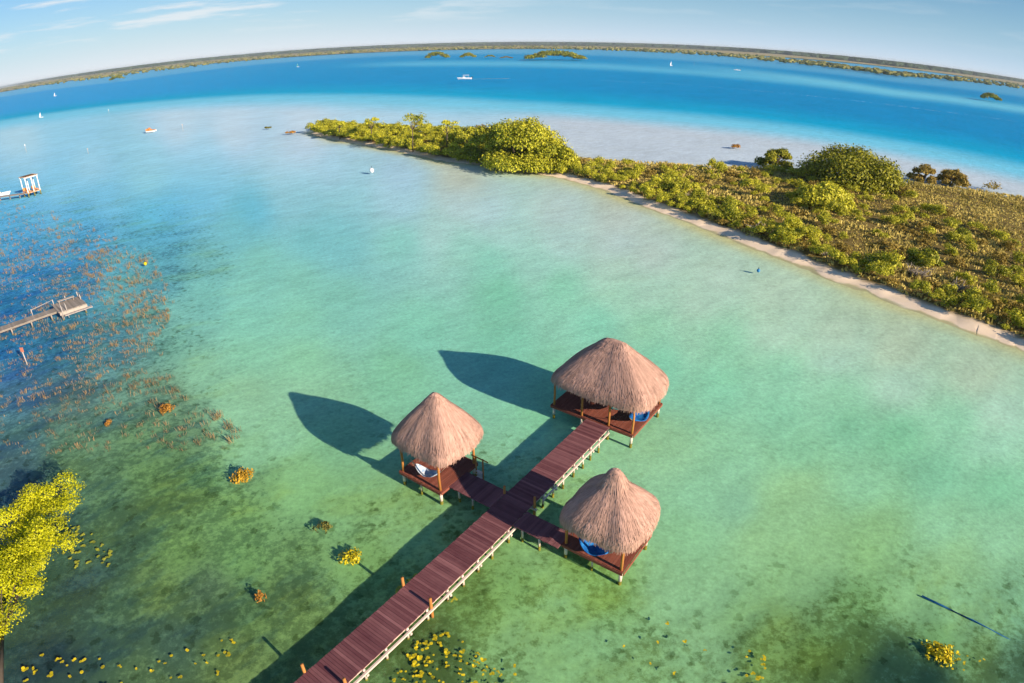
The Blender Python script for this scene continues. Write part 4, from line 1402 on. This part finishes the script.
for i, (x, y) in enumerate(rs):
    me = REEDS[r2.randrange(4)]; rz = r2.uniform(0, 6.28); sc = r2.uniform(.7, 1.35)
    if i < 290:
        o = bpy.data.objects.new('reed_tuft', me); COL.objects.link(o)
        o.location = (x, y, -.06); o.rotation_euler = (0, 0, rz); o.scale = (sc, sc, sc * .85)
        tag(o, 'small tan and orange reed tuft poking out of the dark shallow water at left', 'reeds', 'reed tufts in the dark shallows')
    else:
        c, s_ = math.cos(rz) * sc, math.sin(rz) * sc
        mass.raw([(x + v.co.x * c - v.co.y * s_, y + v.co.x * s_ + v.co.y * c, v.co.z * sc * .85 - .06) for v in me.vertices],
                 [tuple(p.vertices) for p in me.polygons], [min(1, .35 + .5 * r2.random() + .0 * a.value) for a in me.attributes['tint'].data])
tag(mass.build('reed_bed', M['reed']), 'farther reeds standing in the blue water round the grey dock', 'reeds', kind='stuff')


def pad_mesh(seed, n, r, material):
    r2 = random.Random(seed); mb = MB()
    for k in range(n):
        a = r2.uniform(0, 6.28); q = r * r2.random() ** .5
        c = Vector((q * math.cos(a), q * math.sin(a), r2.uniform(-.01, .04)))
        w = r2.uniform(.05, .095); tilt = Vector((r2.gauss(0, .10), r2.gauss(0, .10), 1)).normalized()
        e1 = tilt.orthogonal().normalized(); e2 = tilt.cross(e1)
        mb.face([c + (e1 * math.cos(t) + e2 * math.sin(t)) * w for t in [6.28 * j / 7 for j in range(7)]], r2.uniform(.2, .9))
    return mb.mesh('lily_pad', material)


PADS = [pad_mesh(600 + i, 2 + i, .05 + .03 * i, M['pad']) for i in range(4)]
PADS_G = [pad_mesh(620 + i, 3 + i, .10, M['pad_green']) for i in range(3)]
r2 = random.Random(52)


def pads(poly_px, n, label, group, protos, smin=.7, smax=1.25):
    area = [at(*p) for p in poly_px]
    xx = [p.x for p in area]; yy = [p.y for p in area]
    k = 0
    while k < n:
        x, y = r2.uniform(min(xx), max(xx)), r2.uniform(min(yy), max(yy))
        if not inside(area, x, y): continue
        lx, ly = local(Vector((x, y, 0)))
        if abs(lx) < 1.15: continue
        o = bpy.data.objects.new('lily_pad', protos[r2.randrange(len(protos))]); COL.objects.link(o)
        s_ = r2.uniform(smin, smax)
        o.location = (x, y, 0.01); o.rotation_euler = (0, 0, r2.uniform(0, 6.28)); o.scale = (s_, s_, s_)
        tag(o, label, 'water plant', group)
        k += 1


pads([(398, 662), (425, 640), (455, 655), (500, 652), (522, 672), (512, 700), (380, 700)], 105, 'yellow lily pad in the dense floating patch right of the jetty by the bottom edge', 'lily pads beside the jetty', PADS, .55, .95)
pads([(395, 655), (440, 628), (470, 640), (470, 660), (420, 665)], 14, 'yellow lily pad on the loose outer rim of the patch right of the jetty', 'rim of the jetty lily patch', PADS)
pads([(58, 515), (85, 530), (112, 545), (110, 565), (78, 570), (62, 560)], 48, 'small green lily pad floating beside the yellow tree crown', 'lily pads by the yellow tree', PADS_G)
pads([(25, 650), (110, 650), (130, 685), (110, 700), (20, 700)], 24, 'yellow lily pad on dark water in front of the yellow tree trunk', 'lily pads by the trunk', PADS)
pads([(130, 655), (205, 640), (262, 640), (258, 672), (200, 695), (140, 700)], 18, 'single yellow lily pad on the olive weed bed left of the jetty', 'scattered lily pads left of the jetty', PADS, .6, 1.0)
pads([(726, 650), (742, 645), (790, 668), (780, 690), (738, 690)], 15, 'orange-yellow pad in the sparse line right of centre at the bottom edge', 'lily pads at bottom right', PADS, .6, 1.0)
pads([(912, 640), (945, 640), (985, 660), (960, 672), (920, 662)], 30, 'yellow pad around the painted shadow patch in the bottom right corner', 'lily pads at the painted shadow patch', PADS, .55, .9)
pads([(560, 610), (700, 600), (720, 683), (560, 683)], 7, 'lone small yellow pad over the pale spotted bed right of the jetty', 'lone pads right of the jetty', PADS, .5, .8)
pads([(395, 590), (470, 535), (505, 545), (455, 600), (415, 625)], 40, 'small olive pad floating close to the piles on the right side of the jetty', 'pads along the jetty piles', PADS_G, .6, 1.0)


def clump(px, py, w, h, material, label, seed, n=160):
    p = at(px, py)
    r3 = random.Random(seed); mb = MB()
    for k in range(max(4, n // 12)):
        a = r3.uniform(0, 6.28); q = w * .42 * r3.random() ** .6
        r = w * r3.uniform(.28, .45)
        leafball(mb, (q * math.cos(a), q * math.sin(a), h * r3.uniform(.1, .45) - .05), (r, r, h * .5), 34, .055 + .03 * w, r3, tint=r3.uniform(.3, .7))
    for k in range(8):
        a = r3.uniform(0, 6.28); q = w * .4
        mb.tube([(q * math.cos(a), q * math.sin(a), -.4), (q * math.cos(a) * 1.2, q * math.sin(a) * 1.2, h * .3)], .02, 4, .3)
    return tag(mb.build('water_plant', material, loc=(p.x, p.y, 0)), label, 'water plant')


clump(166, 411, .95, .55, M['orange_plant'], 'round orange-brown water plant, brightest clump at the edge of the reeds', 71)
clump(241, 477, 1.1, .5, M['amber_plant'], 'amber-yellow water plant clump alone over the green shallows left of the small shelter', 72)
clump(322, 527, .8, .18, M['weed'], 'dark weed clump with few yellow leaves, upper of two left of the jetty', 73, 90)
clump(352, 557, 1.0, .30, M['pad'], 'loose clump of yellow leaves, lower of two left of the jetty', 74, 110)
clump(262, 598, .5, .5, M['orange_plant'], 'small upright reddish stems over the weed bed left of the jetty', 75, 24)
clump(940, 655, 1.1, .45, M['pad'], 'yellow leafy clump rising at the painted shadow patch in the bottom right corner', 76, 150)
clump(108, 424, .5, .4, M['orange_plant'], 'small orange water plant among the reeds nearest the weed bed', 77, 60)

# the yellow-leaved tree at the left edge
base = at(12, 712, 0)
tree = empty('yellow_tree', (base.x, base.y, -.2), 0, 'yellow-leaved tree with dark forked trunk standing in the water at the left edge', 'tree')
r3 = random.Random(81)
cr = MB(); tk = MB()
top = at(-3, 566, 1.9) - base
tk.tube([(0, 0, -.3), (-.12, .15, 1.2), tuple(top * .5 + Vector((0, 0, .2)))], [.17, .13, .10], 8, .4)
for k in range(104):
    a = r3.uniform(0, 6.28); q = 2.95 * r3.random() ** .55
    zz = top.z + r3.uniform(-1.3, 1.1) * (1 - .3 * (q / 2.75))
    c = Vector((top.x + q * math.cos(a) * .95, top.y + q * math.sin(a) * 2.35, zz))
    if k < 14: tk.tube([tuple(top * .5 + Vector((0, 0, .1))), tuple((c + top * .5) / 2 + Vector((0, 0, .2))), tuple(c)], [.06, .04, .015], 5, .5)
    leafball(cr, c, (.72, .72, .42), 430, .066, r3, tint=r3.uniform(.25, .7), spread=.22)
cr.build('crown', M['leaf_yel'], tree); tk.build('trunk', M['bark'], tree)

# ------------------------------------------------------------------ grey dock among the reeds
a0, a1 = at(-40, 343.5, .8), at(56, 309.5, .8)
dd = (a1 - a0); ln = dd.length; rz = math.atan2(dd.y, dd.x)
dock = empty('grey_dock', (a0.x, a0.y, 0), rz, 'weathered grey dock with a wider stepped platform at its end, among the reeds', 'dock')
mb = MB(); r4 = random.Random(91)
planks(mb, 0, ln, -.72, .72, .74, .80, .2, 'y', r4, .03); mb.build('walkway_deck', M['grey_wood'], dock)
mb = MB(); mb.box(0, ln, -.70, -.62, .58, .735, .2); mb.build('stringer', M['grey_wood'], dock)
mb = MB(); mb.box(0, ln, .62, .70, .58, .735, .2); mb.build('stringer', M['grey_wood'], dock)
mb = MB(); planks(mb, ln - .1, ln + 3.0, -1.75, 1.6, .88, .95, .2, 'y', r4, .04); mb.build('platform_deck', M['grey_wood'], dock)
mb = MB(); planks(mb, ln + .4, ln + 3.5, -2.35, -1.80, .50, .56, .2, 'y', r4, .02); mb.build('step', M['pale_wood'], dock)
mb = MB(); mb.box(ln, ln + 3.06, -1.80, -1.755, .55, .86, .9); mb.build('edge_board', M['grey_wood'], dock)
mb = MB(); mb.box(ln + 3.005, ln + 3.06, -1.75, 1.6, .60, .86, .9); mb.build('edge_board', M['grey_wood'], dock)
for i in range(int(ln / 2.2) + 1):
    for sy in (-.6, .6):
        pile(dock, 1 + i * 2.2, sy, .73, 'grey_wood', .09)
for x, y_ in ((ln + .2, -1.6), (ln + 2.8, -1.6), (ln + 2.8, 1.4), (ln + .2, 1.4)):
    pile(dock, x, y_, .87, 'grey_wood', .1)
for x, y_ in ((ln + .1, 1.5), (ln + 1.5, 1.5), (ln + 2.9, 1.5), (ln + 2.9, .2), (ln - 2.5, .66), (ln - 6.5, .66), (ln - 11, .66)):
    mb = MB(); mb.tube([(x, y_, .8), (x, y_, 1.55)], .05, 8, .5); mb.build('railing_post', M['pale_wood'], dock)
mb = MB(); mb.tube([(ln - 2.5, .66, 1.45), (ln + .1, 1.5, 1.5)], .03, 6, .4); mb.build('handrail', M['pale_wood'], dock)
bench = MB(); bench.box(ln + .5, ln + 2.4, .75, 1.2, 1.30, 1.36, .8); bench.box(ln + .6, ln + .68, .8, 1.15, .951, 1.298, .5); bench.box(ln + 2.2, ln + 2.28, .8, 1.15, .951, 1.298, .5)
bench.build('bench', M['grey_wood'], dock)
for sx in (0, .5):
    mb = MB(); mb.tube([(ln + .3 + sx, -2.0, .1), (ln + .3 + sx, -1.9, 1.5), (ln + .3 + sx, -1.55, 1.75), (ln + .3 + sx, -1.3, 1.5), (ln + .3 + sx, -1.25, .95)], .035, 6, .9)
    mb.build('ladder_rail', M['pale_wood'], dock)

# pergola dock far left
q0, q1, q2 = at(19, 192.5, .7), at(31, 193.5, .7), at(44.5, 189.5, .7)
c = (q0 + q2) / 2
d = (q2 - q1); rz = math.atan2(d.y, d.x)
hx = d.length / 2; hy = hx * .85
pg = empty('pergola_dock', (c.x, c.y, 0), rz, 'white open pergola with flat tan roof on a small dock by the left edge', 'pergola')
mb = MB(); planks(mb, -hx, hx, -hy, hy, .6, .72, .3, 'y', r4, .05); mb.build('deck', M['tan_board'], pg)
ht = 4.0
for x in (-hx + .2, 0, hx - .2):
    for y_ in (-hy + .2, hy - .2):
        mb = MB(); mb.box(x - .09, x + .09, y_ - .09, y_ + .09, .725, ht, .8); mb.build('post', M['white'], pg)
        mb = MB(); mb.tube([(x, y_, BED), (x, y_, .595)], .14, 8, .5); mb.build('pile', M['algae'], pg)
for y_ in (-hy + .2, hy - .2):
    mb = MB(); mb.box(-hx, hx, y_ - .1, y_ + .1, ht + .003, ht + .25, .8); mb.build('beam', M['white'], pg)
mb = MB()
for k in range(9):
    x = -hx + .3 + k * (2 * hx - .6) / 8
    mb.box(x - .3, x + .3, -hy - .1, hy + .1, ht + .255, ht + .34, .4)
mb.build('roof_slats', M['tan_board'], pg)
for x, where in ((-1.2, 'nearer the gangway'), (.9, 'farther from the gangway')):
    mb = MB(); mb.box(-.45, .45, -.9, .9, .30, .40, .5); mb.box(-.45, .45, .85, .97, .40, .98, .5)
    for u in (-.4, .4):
        for w in (-.8, .8): mb.box(u - .05, u + .05, w - .05, w + .05, .0, .30, .5)
    o = mb.build('lounge_chair', M['orange'], None, (c.x + x * math.cos(rz), c.y + x * math.sin(rz), .725))
    o.rotation_euler[2] = rz
    tag(o, 'orange lounge chair on the pergola deck, ' + where, 'lounge chair')
wk = at(-25, 200, .7) - c
mb = MB()
lw = Vector((wk.x * math.cos(-rz) - wk.y * math.sin(-rz), wk.x * math.sin(-rz) + wk.y * math.cos(-rz), 0))
st = Vector((-hx, 0, 0)); dl = (lw - st); nrm = Vector((-dl.y, dl.x, 0)).normalized() * .8
vs = []
for e, z in ((st, .55), (st, .66), (lw, .55), (lw, .66)):
    for s_ in (-1, 1): vs.append(e + nrm * s_ + Vector((0, 0, z)))
mb.raw(vs, [(2, 6, 7, 3), (0, 1, 5, 4), (0, 4, 6, 2), (1, 3, 7, 5), (0, 2, 3, 1), (4, 5, 7, 6)], .6)
mb.build('gangway', M['grey_wood'], pg)
for k in range(5):
    e = st.lerp(lw, (k + .6) / 5.2)
    mb = MB(); mb.tube([(e.x, e.y, BED), (e.x, e.y, .545)], .12, 8, .5); mb.build('pile', M['grey_wood'], pg)


# ------------------------------------------------------------------ boats, buoys, markers
def hull_mesh(mb, L, B, H, tint=.6):
    secs = 12; prof = 9
    vs = []
    for i in range(secs + 1):
        t = i / secs
        w = B / 2 * (1 - max(0, (t - .45) / .55) ** 2.2) * (1 if t > .02 else .96)
        sheer = H * (1 + .35 * t * t)
        for k in range(prof):
            a = math.pi * k / (prof - 1)
            y_ = -math.cos(a) * max(w, .02)
            z_ = -.30 * H * math.sin(a) ** .6 * (1 - .4 * t) + (sheer if k in (0, prof - 1) else 0)
            if 0 < k < prof - 1: z_ += (abs(math.cos(a)) ** 3) * sheer * .75
            vs.append((-L / 2 + L * t + (.12 * L * (z_ / H) * t * .5), y_, z_))
    fs = [(i * prof + k, i * prof + k + 1, (i + 1) * prof + k + 1, (i + 1) * prof + k) for i in range(secs) for k in range(prof - 1)]
    fs.append(tuple(range(prof - 1, -1, -1)))
    mb.raw(vs, fs, tint, True)


def motorboat(px, py, L, heading, label, canopy=True, material='white'):
    p = at(px, py)
    b = empty('motorboat', (p.x, p.y, .1), heading, label, 'boat')
    B, H = L * .27, L * .10
    mb = MB(); hull_mesh(mb, L, B, H); mb.build('hull', M[material], b)
    mb = MB(); mb.raw([(-L / 2 + .1, -B * .44, H * .72), (L * .2, -B * .40, H * .85), (L * .42, 0, H * 1.05), (L * .2, B * .40, H * .85), (-L / 2 + .1, B * .44, H * .72)], [(0, 1, 2, 3, 4)], .5); mb.build('deck', M['pale_wood'], b)
    mb = MB(); mb.box(-L * .02, L * .16, -B * .28, B * .28, H * .8, H * 1.75, .7); mb.build('cabin', M['white'], b)
    mb = MB(); mb.box(L * .163, L * .172, -B * .24, B * .24, H * 1.2, H * 1.7, .5); mb.build('windscreen', M['dark'], b)
    if canopy:
        mb = MB(); mb.box(-L * .30, L * .14, -B * .42, B * .42, H * 2.75, H * 2.9, .8); mb.build('canopy', M['white'], b)
        for sx in (-.28, .12):
            for sy in (-.38, .38):
                mb = MB(); mb.tube([(L * sx, B * sy, H * .7), (L * sx, B * sy, H * 2.75)], .045, 6, .5); mb.build('canopy_post', M['white'], b)
    mb = MB(); mb.box(-L * .545, -L * .49, -.22, .22, H * .2, H * 1.3, .5); mb.box(-L * .56, -L * .48, -.27, .27, H * 1.3, H * 1.75, .5); mb.build('outboard_motor', M['dark'], b)
    for k, xx in enumerate((-.32, -.18)):
        mb = MB(); mb.box(L * xx - .2, L * xx + .2, -B * .36, B * .36, H * .8, H * 1.15, .5); mb.build('seat', M['pale_cloth'], b)
    return b


main = motorboat(465, 79.5, 9.6, math.pi + .08, 'white motorboat with a canopy speeding across the deep blue water, trailing a white wake')
motorboat(737, 70.5, 7.0, math.pi * .96, 'small white boat far right of the speeding boat near the far shore', False)
motorboat(-2, 197, 5.5, .6, 'small white boat moored at the gangway by the left edge', False)
# foam behind the speeding boat and an old wake line further right


def foam(name, pts, w0, w1, label, seed, alpha_gap=.35):
    r5 = random.Random(seed); mb = MB()
    n = 60
    d = [0]
    for a, b in zip(pts, pts[1:]): d.append(d[-1] + (b - a).length)
    for i in range(n * 4):
        s_ = d[-1] * r5.random() ** 1.15
        j = max(jj for jj in range(len(pts) - 1) if d[jj] <= s_ + 1e-6)
        q = (s_ - d[j]) / max(d[j + 1] - d[j], 1e-6)
        p = pts[j].lerp(pts[j + 1], q); dr = (pts[j + 1] - pts[j]).normalized(); sd_ = Vector((-dr.y, dr.x, 0))
        w = (w0 + (w1 - w0) * s_ / d[-1])
        c_ = p + sd_ * r5.uniform(-1, 1) * w
        l_, t_ = r5.uniform(.6, 2.2) * w * .8, r5.uniform(.1, .3) * w
        mb.face([c_ - dr * l_, c_ - sd_ * t_, c_ + dr * l_, c_ + sd_ * t_], r5.random())
    o = mb.build(name, M['foam'])
    for v in o.data.vertices: v.co.z = .03
    return tag(o, label, 'wake', kind='stuff')


M['foam'] = mat('foam', (.62, .70, .74), (.8, .83, .85), .9, 1, .3, .1)
hd = Vector((math.cos(.08), math.sin(.08), 0))
bp_ = at(465, 79.5)
foam('boat_wake', [bp_ + hd * 4.5, bp_ + hd * 14, bp_ + hd * 30], .8, 1.6, 'short white wake behind the speeding motorboat', 5)


def marker(name, px, py, h, mtop, label, cat, kind='pole'):
    p = at(px, py)
    b = empty(name, (p.x, p.y, 0), 0, label, cat)
    if kind == 'pole':
        mb = MB(); mb.tube([(0, 0, BED), (0, 0, h)], [.06, .05], 8, .5); mb.build('pole', M['pale_wood'], b)
        mb = MB(); mb.box(-.16, .16, -.05, .05, h * .74, h * 1.0, .6); mb.build('board', M[mtop], b)
    elif kind == 'sail':
        mb = MB(); hull_mesh(mb, h * .85, h * .24, h * .085); mb.build('hull', M['white'], b)
        mb = MB(); mb.tube([(0, 0, 0), (0, 0, h * 1.2)], [.07, .04], 6, .6); mb.build('mast', M['white'], b)
        mb = MB(); mb.raw([(-.05, .03, h * .2), (-h * .38, .10, h * .22), (-.05, .03, h * 1.12), (-.05, -.01, h * .2), (-h * .38, .06, h * .22), (-.05, -.01, h * 1.12)],
                          [(0, 1, 2), (5, 4, 3), (0, 3, 4, 1), (1, 4, 5, 2)], .7); mb.build('sail', M[mtop], b)
        b.rotation_euler[2] = .5
    else:
        mb = MB(); mb.blob((0, 0, h * .42), (h * .5, h * .5, h * .55), random.Random(3), 9, 14, 0.0, .7)
        mb.smooth = [True] * len(mb.smooth); mb.build('float', M[mtop], b)
        mb = MB(); mb.tube([(0, 0, h * .9), (0, 0, h * 1.35)], .05, 6, .5); mb.build('ring', M['dark'], b)
    return b


marker('marker_pole', 26.8, 364, 1.75, 'red', 'white marker pole with a faded red board, standing in the reeds by the grey dock', 'marker')
marker('marker_pole', 26, 151, 2.6, 'white', 'white marker pole in the pale shallows above the pergola', 'marker')
marker('marker_pole', 88, 152.5, 1.4, 'pale_wood', 'short pale stake in the shallows right of the pergola, lowest of the far markers', 'marker')
marker('marker_pole', 183, 130, 2.2, 'pale_wood', 'pale stake just right of the orange pontoon boat', 'marker')
marker('marker_pole', 109, 113.5, 2.4, 'white', 'white marker pole at the edge of the deep blue channel at left', 'marker')
marker('sailboat', 41, 117.5, 3.2, 'white', 'white sailboat at the edge of the deep channel, nearer one of the two at left', 'sailboat', 'sail')
marker('sailboat', 55, 96, 4.2, 'white', 'white sailboat close under the far shore, farther one of the two at left', 'sailboat', 'sail')
marker('sailboat', 298, 67, 4.5, 'green_paint', 'sailboat with a green sail out on the deep channel above the island tip', 'sailboat', 'sail')
marker('sailboat', 671, 66, 4.5, 'white', 'thin-masted white sailboat near the far shore, right of the widest islet', 'sailboat', 'sail')
marker('marker_pole', 694, 65.8, 4.5, 'dark', 'dark marker pole between the thin-masted sailboat and the small white boat', 'marker')
marker('mooring_buoy', 372, 172.5, .95, 'white', 'round white mooring buoy floating off the island tip', 'buoy', 'ball')
marker('mooring_buoy', 758, 272, .42, 'blue_paint', 'blue barrel buoy floating just off the island beach', 'buoy', 'ball')
marker('mooring_buoy', 145.5, 265, .45, 'pad', 'small yellow buoy floating off the reeds', 'buoy', 'ball')

p = at(151, 131.5)
pb = empty('pontoon_boat', (p.x, p.y, 0), .15, 'flat orange pontoon boat with two seats in the pale shallows', 'boat')
for sy in (-.8, .8):
    mb = MB(); mb.tube([(-1.9, sy, .12), (-1.6, sy, .15), (1.5, sy, .15), (2.0, sy, .32)], [.15, .32, .32, .08], 8, .6); mb.build('pontoon', M['white'], pb)
mb = MB(); mb.box(-1.7, 1.6, -1.1, 1.1, .48, .60, .6); mb.build('deck', M['orange'], pb)
for sy in (-.5, .5):
    mb = MB(); mb.box(-.4, .2, sy - .35, sy + .35, .605, .95, .5); mb.box(-.55, -.41, sy - .35, sy + .35, .605, 1.5, .5); mb.build('seat', M['orange'], pb)
mb = MB(); mb.box(-1.65, -.9, -.9, .9, .605, 1.2, .5); mb.build('paddle_housing', M['orange'], pb)

# sunken line on the bed at the lower right
pts = [at(px, py, -.29) for px, py in ((922, 596), (945, 607), (972, 620), (1000, 635), (1040, 656), (1090, 684))]
mb = MB(); mb.tube(pts, .055, 6, .5)
tag(mb.build('sunken_line', M['blue_paint']), 'dark blue hose lying on the lagoon bed near the right edge', 'hose')

# the long faint wake another boat has left across the channel
o = foam('old_wake', [at(*q) for q in ((600, 81), (680, 84.5), (760, 91), (840, 99), (930, 110), (1024, 122.5), (1100, 135))], .8, 1.0, 'long thin fading wake line across the deep blue channel at right', 9)
